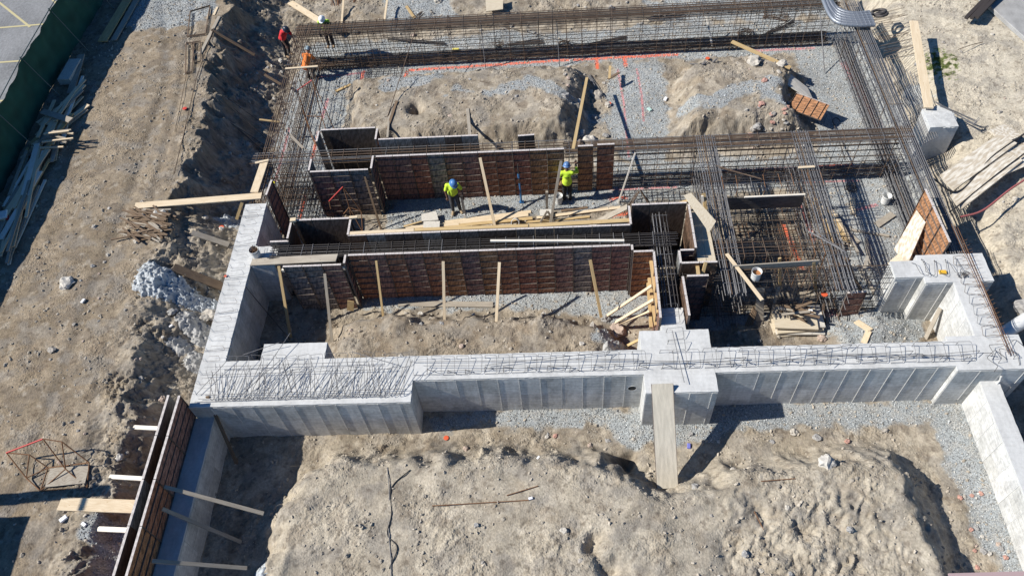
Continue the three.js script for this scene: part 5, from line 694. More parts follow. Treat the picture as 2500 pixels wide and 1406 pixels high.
// ---------------------------------------------------------------- pipes, ducts, hoses
{
  const pvc = std(C(0.62, 0.63, 0.62), 0.4), t = thing('plastic_pipe', 'large white plastic pipe leaving the right wall through the trench', 'pipe'); rod('pipe', V(12.75, 0.95, -12.75), V(15.5, 1.45, -14.2), 0.2, pvc, t, new THREE.CylinderGeometry(1, 1, 1, 24)); 
  const d = std(C(0.26, 0.28, 0.31), 0.45, { metalness: 0.5 }); for (let i = 0; i < 6; i++) { const g = thing('steel_duct', 'silver ribbed duct in the bundle at the right end of the far cage', 'duct', 'silver ducts bundled at the far corner'); const c = new THREE.CatmullRomCurve3([V(11.5 - 0.1 * i, 2.05, -30.5 + 0.1 * i), V(11.25 - 0.06 * i, 2.1 + 0.05 * (i % 2), -28.6), V(11.4 - 0.05 * i, 2.12, -27.6 + 0.16 * i), V(11.9, 2.12, -27.25 + 0.15 * i), V(12.55, 2.1, -27.3 + 0.16 * i)]); mesh('tube', new THREE.TubeGeometry(c, 40, 0.085, 12), d, g); for (let k = 0; k < 9; k++) { const p = c.getPoint(0.5 + k * 0.06), tg = c.getTangent(0.5 + k * 0.06), m = mesh('rib', new THREE.TorusGeometry(0.088, 0.008, 5, 16), d, g); m.position.copy(p); m.quaternion.setFromUnitVectors(V(0, 0, 1), tg); } }
  for (const [k, z, R] of [[0, -27.5, 0.25], [1, -27.35, 0.22]]) { const g = thing('duct_coil', 'dark hoop standing on end beside the silver ducts', 'hoop', 'dark hoops beside the ducts'); const m = mesh('hoop', new THREE.TorusGeometry(R, 0.06, 8, 26), steel.dark, g); m.position.set(13.0 + 0.06 * k, 1.95, z); m.rotation.set(1.25, 0.2, 0); }
  const timb = [[16.1, -26.75, 17.5, -28.2], [16.25, -26.65, 17.6, -28.1], [16.4, -26.6, 17.75, -28.0]]; timb.forEach(([a, b, c, e], i) => tag(board('black_timber', V(a, 2.02 + 0.05 * i, b), V(c, 2.1 + 0.05 * i, e), 0.14, 0.12, std(C(0.035, 0.028, 0.026), 0.8), null), 'black timber in the bundle at the far right street corner', 'timber', 'black timbers at the street corner'));
  const hose = (label, pts, r, m) => { const t = thing('hose', label, 'hose'); mesh('hose_length', new THREE.TubeGeometry(new THREE.CatmullRomCurve3(pts.map(p => V(...p))), 60, r, 7), m, t); };
  const red = std(C(0.30, 0.09, 0.085), 0.7), blk = std(C(0.02, 0.02, 0.021), 0.6);
  hose('red hose lying beside the white panels on the right bank', [[13.0, 1.5, -17.1], [13.7, 1.5, -17.3], [15.0, 1.62, -18.2], [17.5, 1.95, -19.6]], 0.035, red); hose('black cable under the lower white panels on the right bank', [[12.5, 1.9, -17.0], [13.1, 1.48, -17.6], [14.8, 1.6, -18.9], [17, 1.9, -20.4]], 0.025, blk); hose('black cable in the gap between the white panels', [[12.4, 1.9, -18.5], [13.2, 1.5, -18.2], [14.8, 1.65, -19.6], [16.6, 1.85, -20.8]], 0.03, blk);
  hose('thin grey cable running down the foreground mound', [[-4.95, H(-4.95, -9.0) + 0.02, -9.0], [-4.8, H(-4.8, -8.2) + 0.02, -8.2], [-4.72, H(-4.72, -7.2) + 0.02, -7.2], [-4.55, H(-4.55, -6.2) + 0.02, -6.2], [-4.5, H(-4.5, -4.5) + 0.02, -4.5]], 0.012, steel.grey); hose('dark cord looping beside the thin grey cable on the mound', [[-4.3, H(-4.3, -8.9) + 0.02, -8.9], [-4.75, H(-4.75, -8.4) + 0.02, -8.4], [-4.68, H(-4.68, -7.6) + 0.02, -7.6], [-4.75, H(-4.75, -7.1) + 0.02, -7.1], [-4.45, H(-4.45, -6.75) + 0.02, -6.75], [-4.6, H(-4.6, -6.2) + 0.02, -6.2]], 0.014, blk);
  hose('thin black wire curling over the mound below the front formwork', [[-1.9, H(-1.9, -14.2) + 0.03, -14.2], [-0.7, H(-0.7, -14.4) + 0.03, -14.4], [-0.2, H(-0.2, -14.8) + 0.03, -14.8], [0.2, 0.12, -15.2], [0.4, 0.2, -15.6]], 0.012, blk); hose('dark cable on the ground by the lumber heap', [[-6.2, 0.05, -18.7], [-5.6, 0.06, -18.8], [-5.0, 0.08, -19.0], [-4.6, 0.1, -19.1]], 0.02, blk);
  hose('bent black bar hooked on the far gravel', [[10.6, 0.35, -21.0], [10.75, 0.1, -23.0], [10.8, 0.06, -23.5], [10.95, 0.06, -23.6], [11.05, 0.06, -23.4]], 0.018, steel.dark); hose('wire loop on the right bank beside the grass', [[15.4, 1.75, -25.2], [16, 1.8, -25.4], [16.4, 1.8, -25.5]], 0.014, steel.brown);
  const ring = thing('pipe_ring', 'short white pipe with brown inside lying on the lumber heap', 'pipe'); const rm = mesh('pipe', new THREE.CylinderGeometry(0.14, 0.14, 0.3, 22, 1, true), std(C(0.60, 0.52, 0.42), 0.6, { side: THREE.DoubleSide }), ring); rm.position.set(-1.5, 0.2, -18.75); rm.rotation.set(0.9, 0, 0.1); const rim = mesh('rim', new THREE.TorusGeometry(0.14, 0.012, 6, 22), pvc, ring); rim.position.set(-1.5, 0.2 + 0.15 * 0.62, -18.75 + 0.15 * 0.78); rim.rotation.set(0.9 + Math.PI / 2, 0.1, 0);
  const jk = thing('form_jack', 'blue adjustable jack leaning on the back formwork', 'jack'), bl = std(C(0.03, 0.13, 0.30), 0.45); rod('tube', V(-1.33, 1.75, -20.1), V(-1.31, 0.75, -19.95), 0.02, steel.dark, jk, ROD8); rod('sleeve', V(-1.31, 0.9, -19.98), V(-1.29, 0.05, -19.85), 0.035, bl, jk, ROD8); box('foot_plate', -1.37, -1.2, 0.03, 0.06, -19.92, -19.8, bl, jk); rod('collar', V(-1.33, 1.3, -20.04), V(-1.32, 1.15, -20.02), 0.045, bl, jk, ROD8);
}
// ---------------------------------------------------------------- concrete block, spill heaps, rubble
function lump(R, seed, fl = 0.75, n = 2) { const g = new THREE.IcosahedronGeometry(R, n), p = g.attributes.position; for (let i = 0; i < p.count; i++) { const x = p.getX(i), y = p.getY(i), z = p.getZ(i), q = 1 + 0.34 * N3(x / R * 0.9 + seed, y / R * 0.9, z / R * 0.9) + 0.14 * N3(x / R * 2.6 + seed, y / R * 2.6, z / R * 2.6); p.setXYZ(i, x * q, y * q * fl, z * q); } g.computeVertexNormals(); return g; }
{
  const b = thing('concrete_block', 'cast concrete block with rough top on the right bank under the long plank', 'block'); mesh('block_core', uvBox(13.0, 13.95, 0.2, 1.98, -21.75, -20.8), concCore, b); { const g = lump(0.5, 9.3, 0.07, 6), m = mesh('rough_top', g, concCore, b); m.position.set(13.55, 1.95, -21.3); };
  const fresh = std(0xffffff, 0.95, { map: tex(256, 256, (u, v, o) => { const t = 1 + 0.3 * tileN(u, v, 12, 41) + 0.3 * tileN(u, v, 60, 43); o[0] = 0.38 * t; o[1] = 0.405 * t; o[2] = 0.42 * t; }) });
  const old = std(0xffffff, 0.95, { map: concTex(55, [0.36, 0.355, 0.34], 0.5, 0.02) });
  // poured or dumped heaps: a skin over the ground, thick along a line of [x, z, radius, height]
  const heap = (label, line, m) => {
    const t = thing('concrete_spill', label, 'concrete spill'), c = 0.035, x0 = Math.min(...line.map(p => p[0] - p[2])) - 0.2, x1 = Math.max(...line.map(p => p[0] + p[2])) + 0.2, z0 = Math.min(...line.map(p => p[1] - p[2])) - 0.2, z1 = Math.max(...line.map(p => p[1] + p[2])) + 0.2;
    const T = (x, z) => { let b = -1; for (let i = 0; i + 1 < line.length; i++) { const A = line[i], B = line[i + 1], ex = B[0] - A[0], ez = B[1] - A[1], q = clamp(((x - A[0]) * ex + (z - A[1]) * ez) / (ex * ex + ez * ez)), d = Math.hypot(x - A[0] - ex * q, z - A[1] - ez * q), R = lerp(A[2], B[2], q), h = lerp(A[3], B[3], q); b = Math.max(b, h * (1 - Math.pow(d / R, 2) + 0.5 * fbm(x * 2.4 + 3, z * 2.4, 3))); } return b + (b > -0.1 ? 0.045 * N2(x * 9, z * 9) + 0.035 * N2b(x * 17, z * 17) + 0.06 * Math.max(0, fbm(x * 5 + 9, z * 5, 2)) : 0); };
    const nx = Math.ceil((x1 - x0) / c), nz = Math.ceil((z1 - z0) / c), pos = [], uv = [], ix = [], id = new Int32Array((nx + 1) * (nz + 1)).fill(-1), tv = new Float32Array((nx + 1) * (nz + 1)); for (let j = 0; j <= nz; j++) for (let i = 0; i <= nx; i++) tv[j * (nx + 1) + i] = T(x0 + i * c, z0 + j * c);
    const vx = (i, j) => { const n = j * (nx + 1) + i; if (id[n] < 0) { const x = x0 + i * c, z = z0 + j * c; id[n] = pos.length / 3; pos.push(x, H(x, z) + Math.max(-0.1, tv[n]), z); uv.push(x, z); } return id[n]; };
    for (let j = 0; j < nz; j++) for (let i = 0; i < nx; i++) { const n = j * (nx + 1) + i; if (Math.max(tv[n], tv[n + 1], tv[n + nx + 1], tv[n + nx + 2]) < -0.01) continue; const A = vx(i, j), B = vx(i + 1, j), D = vx(i, j + 1), E = vx(i + 1, j + 1); ix.push(A, D, B, B, D, E); }
    const g = new THREE.BufferGeometry(); g.setAttribute('position', new THREE.Float32BufferAttribute(pos, 3)); g.setAttribute('uv', new THREE.Float32BufferAttribute(uv, 2)); g.setIndex(ix); g.computeVertexNormals(); mesh('heap', g, m, t);
  };
  heap('large pale blue grey concrete spill on the road bank beside the brown plank', [[-13.45, -15.75, 0.35, 0.12], [-13.2, -15.35, 0.62, 0.22], [-12.7, -15.2, 0.5, 0.18], [-12.2, -15.0, 0.36, 0.12], [-11.2, -14.8, 0.3, 0.08]], fresh);
  heap('small grey concrete heap under the long bridging plank', [[-12.0, -19.0, 0.38, 0.16], [-11.7, -18.8, 0.34, 0.14]], fresh);
  heap('broken grey concrete slab on the bank beside the left wall', [[-12.05, -14.25, 0.3, 0.2], [-11.8, -14.0, 0.34, 0.22], [-11.35, -13.6, 0.38, 0.14], [-11.1, -13.5, 0.3, 0.1]], old);
  heap('lowest grey concrete lumps beside the left wall', [[-12.05, -13.25, 0.28, 0.18], [-11.9, -13.15, 0.24, 0.14]], old); heap('flat grey concrete spill against the lower left wall', [[-11.55, -12.75, 0.3, 0.14], [-11.1, -12.65, 0.28, 0.1]], old);
  heap('cracked grey concrete heap against the middle pilaster', [[1.6, -12.9, 0.34, 0.2], [1.9, -13.25, 0.34, 0.22], [2.1, -12.9, 0.25, 0.18]], old); heap('pale grey concrete crumbs at the mound edge beside the near trench', [[-8.3, -6.45, 0.24, 0.1], [-8.1, -6.05, 0.3, 0.14], [-8.25, -5.7, 0.24, 0.1]], fresh);
  const stoneM = [[0.42, 0.385, 0.33], [0.34, 0.31, 0.27], [0.48, 0.45, 0.40], [0.30, 0.29, 0.275], [0.38, 0.30, 0.245]].map((c, i) => std(0xffffff, 0.95, { map: concTex(70 + i, c, 0.5, 0) })), brickM = std(0xffffff, 0.95, { map: concTex(88, [0.42, 0.24, 0.19], 0.5, 0) });
  const geos = [0, 1, 2, 3, 4, 5, 6].map(i => lump(1, i * 3.1 + 1, 0.55 + 0.08 * (i % 4), 2)); const r = rng(71);
  const rock = (x, z, s, label, group, mi, gi) => { const m = mesh('rock', geos[gi ?? Math.floor(r() * 7)], mi === 9 ? brickM : stoneM[mi ?? Math.floor(r() * 5)]); m.position.set(x, H(x, z) + s * 0.16, z); m.rotation.set(0.4 * (r() - 0.5), r() * 6.28, 0.4 * (r() - 0.5)); m.scale.set(s * (0.8 + 0.5 * r()), s * (0.8 + 0.4 * r()), s); tag(m, label, 'rock', group); };
  // singled-out stones
  rock(-13.75, -18.1, 0.24, 'rounded pale boulder on the stake heap', null, 2, 1); rock(-16.1, -15.35, 0.26, 'flat pale stone slab alone on the road', null, 2, 0); rock(7.0, -8.9, 0.2, 'large pale stone alone on the foreground mound', null, 2, 3); rock(1.85, -14.1, 0.24, 'brown stone at the foot of the raking braces', null, 4, 2); rock(-11.45, -14.5, 0.24, 'tan boulder between the concrete lumps and the left wall', null, 0, 2); rock(-11.55, -14.35, 0.17, 'small tan boulder beside the larger one at the left wall', null, 0, 4); rock(-12.5, -14.4, 0.17, 'grey boulder above the broken concrete lumps', null, 3, 5);
  rock(8.05, -26.0, 0.25, 'big pale hexagonal rubble block on the right far mound', null, 0, 3); rock(9.1, -25.8, 0.22, 'pale rubble block beside the weathered panel on the right far mound', null, 0, 0); rock(9.3, -22.3, 0.24, 'white rubble block above the brown rebar cage', null, 2, 1); rock(1.35, -22.9, 0.3, 'flat grey rubble slab in the rubble beside the long tan brace', null, 2, 0); rock(8.2, -13.55, 0.15, 'brown brick shaped stone in front of the stacked panels', null, 4, 6); rock(13.6, -16.1, 0.22, 'dark stone in the trench shade beyond the right pilaster', null, 3, 2); rock(14.2, -14.0, 0.28, 'large stone in the shaded trench beside the plastic pipe', null, 3, 4);
  const field = (n, label, group, fn, s0, s1, brick = 0) => { for (let i = 0; i < n; i++) { const [x, z] = fn(); rock(x, z, s0 + (s1 - s0) * r() * r(), label, group, r() < brick ? 9 : undefined); } };
  field(26, 'stone scattered on the foreground mound', 'stones on the foreground mound', () => [-7.5 + 16.5 * r(), -9.2 + 4.2 * r()], 0.04, 0.12); field(16, 'rubble stone in the line of stones in front of the front wall foot', 'stones along the front wall foot', () => [-4 + 14.5 * r(), -10.5 + 0.5 * r()], 0.05, 0.13, 0.15);
  field(22, 'brick red rubble piece on the gravel beside the low sunlit wall', 'brick rubble beside the low right wall', () => [10.5 + 1.0 * r(), -8.6 + 4 * r()], 0.05, 0.11, 0.4); field(26, 'pinkish rubble piece on the slope of the right far mound', 'rubble on the right far mound', () => [7.2 + 3.2 * r() * Math.sqrt(r()), -22.2 - 1.4 * r()], 0.06, 0.16, 0.35); field(22, 'rubble piece in the gully between the far mounds', 'rubble in the gully between the far mounds', () => [0.4 + 2.0 * r(), -26.8 + 4.6 * r()], 0.07, 0.24); field(17, 'rubble stone on the crest of the right far mound', 'rubble on the crest of the right far mound', () => [7.5 + 2.5 * r(), -27 + 4 * r()], 0.05, 0.16, 0.1);
  field(20, 'stone lying on the road beside the tyre tracks', 'stones on the road', () => [-16.8 + 3.6 * r(), -19.5 + 11 * r()], 0.04, 0.14); field(40, 'stone on the dark turned slope under the road edge', 'stones on the dark slope', () => [-13.2 + 2.0 * r(), -29 + 11 * r()], 0.05, 0.16); field(17, 'stone on the slope beside the left wall', 'stones beside the left wall', () => [-12.9 + 1.9 * r(), -14.2 + 6 * r()], 0.05, 0.13); field(17, 'stone on the left far mound', 'stones on the left far mound', () => [-7.5 + 9 * r(), -27 + 4.6 * r()], 0.04, 0.1); field(16, 'stone on the middle mound below the front formwork', 'stones on the middle mound', () => [-7 + 9 * r(), -15 + 2.3 * r()], 0.05, 0.15); field(20, 'rubble stone behind the far cage', 'rubble behind the far cage', () => [-9 + 14 * r(), -33 + 3 * r()], 0.06, 0.2); field(16, 'stone on the pale right bank', 'stones on the right bank', () => [14 + 4 * r(), -26 + 11 * r()], 0.04, 0.11); field(9, 'stone in the gravel behind the stacked panels', 'stones east of the square pit', () => [5 + 5.5 * r(), -13.8 + 1.3 * r()], 0.04, 0.09);
  // small clods and pebbles everywhere, too many to count
  const pg = lump(1, 4.4, 0.65, 1), list = []; while (list.length < 34000) { const x = -19.5 + 37 * r(), z = -33 + 28.5 * r(); if (x < -10.7 && x > -20 ? false : (x > -10.8 && x < 12.5 && z > -12.8 && z < -11.3)) continue; const d = fbm(x * 0.6 + 9, z * 0.6, 3); if (r() > 0.35 + d) continue; const s = 0.01 + 0.045 * Math.pow(r(), 7); list.push([x, H(x, z) + s * 0.05, z, s, r() * 6.28, r()]); }
  const im = new THREE.InstancedMesh(pg, std(0xffffff, 1), list.length), m4 = new THREE.Matrix4(), q = new THREE.Quaternion(), e = new THREE.Euler(), col = new THREE.Color(); list.forEach((s, i) => { m4.compose(V(s[0], s[1], s[2]), q.setFromEuler(e.set(s[5], s[4], s[5] * 2)), V(s[3] * 1.2, s[3], s[3])); im.setMatrixAt(i, m4); const t = 0.27 + 0.2 * s[5]; im.setColorAt(i, col.setRGB(t, t * 0.88, t * 0.71)); }); im.name = 'pebbles'; shade(im); tag(im, 'small clods and pebbles strewn over the bare dirt', 'pebbles', null, 'stuff'); scene.add(im);
}
// ---------------------------------------------------------------- litter
{
  const o = std(C(0.62, 0.10, 0.035), 0.6), lit = (label, x, y, z, s, m, name = 'cap') => { const t = thing(name, label, name.replace('_', ' ')); const g = mesh('crown', new THREE.LatheGeometry([[0, 0.05], [0.5, 0.06], [0.55, 0.3], [0.95, 0.34], [1, 0.4], [0.95, 0.45], [0, 0.46]].map(p => new THREE.Vector2(p[0], p[1] - 0.05)), 12), m, t); g.scale.setScalar(s); t.position.set(x, y, z); };
  lit('orange rebar cap on the dirt below the thick front wall block', -3.55, H(-3.55, -10.45) + 0.01, -10.45, 0.08, o); lit('orange cap on the pilaster cage by the tan post', 8.2, 1.15, -14.45, 0.1, o); lit('orange cap between the far mounds', 2.25, H(2.25, -25.0) + 0.02, -25.0, 0.1, o); lit('orange cap on the right far mound hairpins', 6.25, H(6.25, -26.3) + 0.08, -26.3, 0.09, o); lit('red cap on the road edge by the long rods', -14.3, H(-14.3, -23.7) + 0.03, -23.7, 0.09, std(C(0.5, 0.05, 0.03), 0.6)); lit('orange cap on the slope by the short stake', -11.9, H(-11.9, -18.25) + 0.03, -18.25, 0.1, o); lit('orange cap hanging on the left wall loops', -10.75, 1.98, -15.35, 0.05, o); lit('yellow cap beside the ribbed panel at the left wall end', -9.95, 2.05, -19.35, 0.09, std(C(0.7, 0.6, 0.02), 0.5)); lit('yellow cap on the mound behind the far black formwork', -6.15, H(-6.15, -22.4) + 0.1, -22.4, 0.1, std(C(0.7, 0.6, 0.02), 0.5));
  const pk = (label, x, z, c, s, y) => { const m = mesh('litter', bevelBox(s, s * 0.35, s * 0.6, s * 0.05), std(c, 0.7)); m.position.set(x, y ?? H(x, z) + 0.005, z); m.rotation.y = x * 3; tag(m, label, 'litter'); };
  pk('blue and white wrapper on the gravel beside the ramp panel', 3.62, -10.0, C(0.16, 0.17, 0.5), 0.16); pk('white scrap on the foreground mound right of the thin cable', -0.75, -9.35, C(0.8, 0.8, 0.8), 0.1); pk('white scrap next to the short rebar on the foreground mound', -0.95, -8.0, C(0.75, 0.75, 0.82), 0.11); pk('white cup on the gravel channel edge', 4.55, -25.2, C(0.8, 0.8, 0.8), 0.2); pk('pale green bottle on the gravel channel', 3.85, -24.6, C(0.4, 0.55, 0.5), 0.2); pk('white foam block beside the wide knotty plank', -13.35, -7.4, C(0.8, 0.8, 0.8), 0.2); pk('second white foam scrap beside the wide knotty plank', -12.75, -7.25, C(0.75, 0.75, 0.75), 0.15); pk('yellow glove on the gravel under the far cage', -4.2, -29.0, C(0.6, 0.52, 0.12), 0.3); pk('white bag on the flat panel stack', 7.85, -14.15, C(0.75, 0.75, 0.74), 0.2, 0.62); pk('yellow tool on the right pilaster top', 11.5, -14.55, C(0.7, 0.4, 0.03), 0.2, WT + 0.01); pk('white scrap on the road near the stone', -15.3, -14.6, C(0.75, 0.73, 0.7), 0.16); pk('white scrap on the slope by the concrete lumps', -12.35, -13.8, C(0.75, 0.74, 0.72), 0.12);
  const sc = rng(9), nut = thing('clamp_heap', 'small heap of grey form clamps on the right pilaster top', 'clamps'); for (let i = 0; i < 22; i++) { const x = 11.85 + 0.35 * sc(), z = -14.6 + 0.22 * sc(); rod('clamp', V(x, WT + 0.02, z), V(x + 0.08 * (sc() - 0.5), WT + 0.03 + 0.05 * sc(), z + 0.08), 0.016, steel.grey, nut); }
  const rb = (label, a, b) => { const t = thing('rebar', label, 'rebar'); rod('bar', V(a[0], H(a[0], a[1]) + 0.02, a[1]), V(b[0], H(b[0], b[1]) + 0.02, b[1]), 0.014, steel.rust, t); }; rb('rusty bar lying flat on the foreground mound', [-3.6, -7.85], [-1.0, -7.95]); rb('short dark bar beside the white scrap on the foreground mound', [-1.6, -8.1], [-0.75, -8.35]); rb('rusty bar lying in the dirt right of the ramp foot', [5.2, -8.4], [6.1, -8.45]); rb('dark bar stuck in the dirt below the ramp', [4.9, -7.6], [5.05, -7.1]);
  const ck = thing('cooler', 'red cooler with white lid beside the fence lumber', 'cooler', null, [-19.35, 1.92, -18.15], 0.3); mesh('tub', bevelBox(0.5, 0.3, 0.35, 0.03), std(C(0.5, 0.03, 0.03), 0.4), ck); const lid = mesh('lid', bevelBox(0.52, 0.08, 0.37, 0.02), std(C(0.75, 0.75, 0.73), 0.4), ck); lid.position.y = 0.3;
}
{ // tufts of grass on the right bank
  const r = rng(66), g = new THREE.BufferGeometry(), pos = []; for (let i = 0; i < 2600; i++) { const a = r() * 6.28, d = Math.sqrt(r()) * 0.62, x = 14.72 + Math.cos(a) * d * (0.7 + 0.5 * N2(a, 1)), z = -24.75 + Math.sin(a) * d * 1.2; if (fbm(x * 3, z * 3, 2) < -0.05) continue; const y = H(x, z), h = 0.04 + 0.07 * r(), b = r() * 6.28, w = 0.006; pos.push(x - Math.cos(b) * w, y, z - Math.sin(b) * w, x + Math.cos(b) * w, y, z + Math.sin(b) * w, x + (r() - 0.5) * 0.06, y + h, z + (r() - 0.5) * 0.06); } g.setAttribute('position', new THREE.Float32BufferAttribute(pos, 3)); g.setAttribute('uv', new THREE.Float32BufferAttribute(new Float32Array(pos.length / 3 * 2), 2)); g.computeVertexNormals(); const m = mesh('grass', g, std(C(0.13, 0.17, 0.035), 0.9, { side: THREE.DoubleSide })); tag(m, 'small patch of yellow green grass beside the long plank on the right bank', 'grass', null, 'stuff');
}
// ---------------------------------------------------------------- people: one skin over a skeleton of tapered capsules, clothes as shells
function surface(field, x0, y0, z0, x1, y1, z1, c) { // surface nets
  const nx = Math.ceil((x1 - x0) / c) + 1, ny = Math.ceil((y1 - y0) / c) + 1, nz = Math.ceil((z1 - z0) / c) + 1, F = new Float32Array(nx * ny * nz), id = (i, j, k) => (k * ny + j) * nx + i;
  for (let k = 0; k < nz; k++) for (let j = 0; j < ny; j++) for (let i = 0; i < nx; i++) F[id(i, j, k)] = field(x0 + i * c, y0 + j * c, z0 + k * c);
  const vid = new Int32Array(nx * ny * nz).fill(-1), pos = [], ix = []; const cr = [[0, 0, 0], [1, 0, 0], [0, 1, 0], [1, 1, 0], [0, 0, 1], [1, 0, 1], [0, 1, 1], [1, 1, 1]], ed = [[0, 1], [0, 2], [0, 4], [1, 3], [1, 5], [2, 3], [2, 6], [3, 7], [4, 5], [4, 6], [5, 7], [6, 7]];
  for (let k = 0; k < nz - 1; k++) for (let j = 0; j < ny - 1; j++) for (let i = 0; i < nx - 1; i++) { let m = 0; const v = cr.map(q => F[id(i + q[0], j + q[1], k + q[2])]); for (let n = 0; n < 8; n++) if (v[n] < 0) m |= 1 << n; if (m === 0 || m === 255) continue; let a = 0, b = 0, d = 0, n = 0; for (const [p, q] of ed) if ((v[p] < 0) !== (v[q] < 0)) { const t = v[p] / (v[p] - v[q]); a += lerp(cr[p][0], cr[q][0], t); b += lerp(cr[p][1], cr[q][1], t); d += lerp(cr[p][2], cr[q][2], t); n++; } vid[id(i, j, k)] = pos.length / 3; pos.push(x0 + (i + a / n) * c, y0 + (j + b / n) * c, z0 + (k + d / n) * c); }
  const quad = (a, b, d, e, f) => { if (a < 0 || b < 0 || d < 0 || e < 0) return; f ? ix.push(a, b, d, a, d, e) : ix.push(a, d, b, a, e, d); };
  for (let k = 1; k < nz - 1; k++) for (let j = 1; j < ny - 1; j++) for (let i = 1; i < nx - 1; i++) { const s = F[id(i, j, k)] < 0; if (s !== F[id(i + 1, j, k)] < 0) quad(vid[id(i, j - 1, k - 1)], vid[id(i, j, k - 1)], vid[id(i, j, k)], vid[id(i, j - 1, k)], s); if (s !== F[id(i, j + 1, k)] < 0) quad(vid[id(i - 1, j, k - 1)], vid[id(i - 1, j, k)], vid[id(i, j, k)], vid[id(i, j, k - 1)], s); if (s !== F[id(i, j, k + 1)] < 0) quad(vid[id(i - 1, j - 1, k)], vid[id(i, j - 1, k)], vid[id(i, j, k)], vid[id(i - 1, j, k)], s); }
  const g = new THREE.BufferGeometry(); g.setAttribute('position', new THREE.Float32BufferAttribute(pos, 3)); g.setAttribute('uv', new THREE.Float32BufferAttribute(new Float32Array(pos.length / 3 * 2), 2)); g.setIndex(ix); g.computeVertexNormals(); return g;
}
const caps = list => (x, y, z) => { let d = 1e3; for (const [a, b, ra, rb, k = 0.03] of list) { const ex = b[0] - a[0], ey = b[1] - a[1], ez = b[2] - a[2], wx = x - a[0], wy = y - a[1], wz = z - a[2], t = clamp((wx * ex + wy * ey + wz * ez) / (ex * ex + ey * ey + ez * ez + 1e-9)); const e = Math.hypot(wx - ex * t, wy - ey * t, wz - ez * t) - lerp(ra, rb, t), h = clamp(0.5 + 0.5 * (d - e) / k); d = lerp(d, e, h) - k * h * (1 - h); } return d; };
function capMesh(list, c, extra = 0) { const l = list.map(q => [q[0], q[1], q[2] + extra, q[3] + extra, q[4]]); const lo = [9, 9, 9], hi = [-9, -9, -9]; for (const q of l) for (const [p, r] of [[q[0], q[2]], [q[1], q[3]]]) for (let i = 0; i < 3; i++) { lo[i] = Math.min(lo[i], p[i] - r - 3 * c); hi[i] = Math.max(hi[i], p[i] + r + 3 * c); } return surface(caps(l), ...lo, ...hi, c); }
const mix3 = (a, b, t) => [lerp(a[0], b[0], t), lerp(a[1], b[1], t), lerp(a[2], b[2], t)], add3 = (a, b, s = 1) => [a[0] + b[0] * s, a[1] + b[1] * s, a[2] + b[2] * s];
function hand(w, dir, up, side) { // palm, four fingers of different length, thumb from the side; dir forearm direction, up back-of-hand normal
  const D = V(...dir).normalize(), U = V(...up); U.addScaledVector(D, -U.dot(D)).normalize(); const S = V().crossVectors(D, U).multiplyScalar(side); const P = (d, s, u) => [w[0] + D.x * d + S.x * s + U.x * u, w[1] + D.y * d + S.y * s + U.y * u, w[2] + D.z * d + S.z * s + U.z * u]; const out = [[P(0, 0, 0), P(0.07, -0.02, 0), 0.026, 0.02, 0.015], [P(0.02, 0.02, 0), P(0.085, 0.026, 0), 0.022, 0.017, 0.015]];
  [[-0.03, 0.062], [-0.01, 0.074], [0.011, 0.07], [0.031, 0.054]].forEach(([s, L]) => { const a = P(0.085, s, 0), b = P(0.085 + L * 0.5, s, -0.012), c = P(0.085 + L * 0.82, s, -0.04); out.push([a, b, 0.0098, 0.009, 0.004], [b, c, 0.009, 0.008, 0.004]); }); const t0 = P(0.025, -0.03, -0.005), t1 = P(0.06, -0.058, -0.015), t2 = P(0.09, -0.062, -0.032); out.push([t0, t1, 0.012, 0.011, 0.008], [t1, t2, 0.0105, 0.009, 0.004]); return out;
}
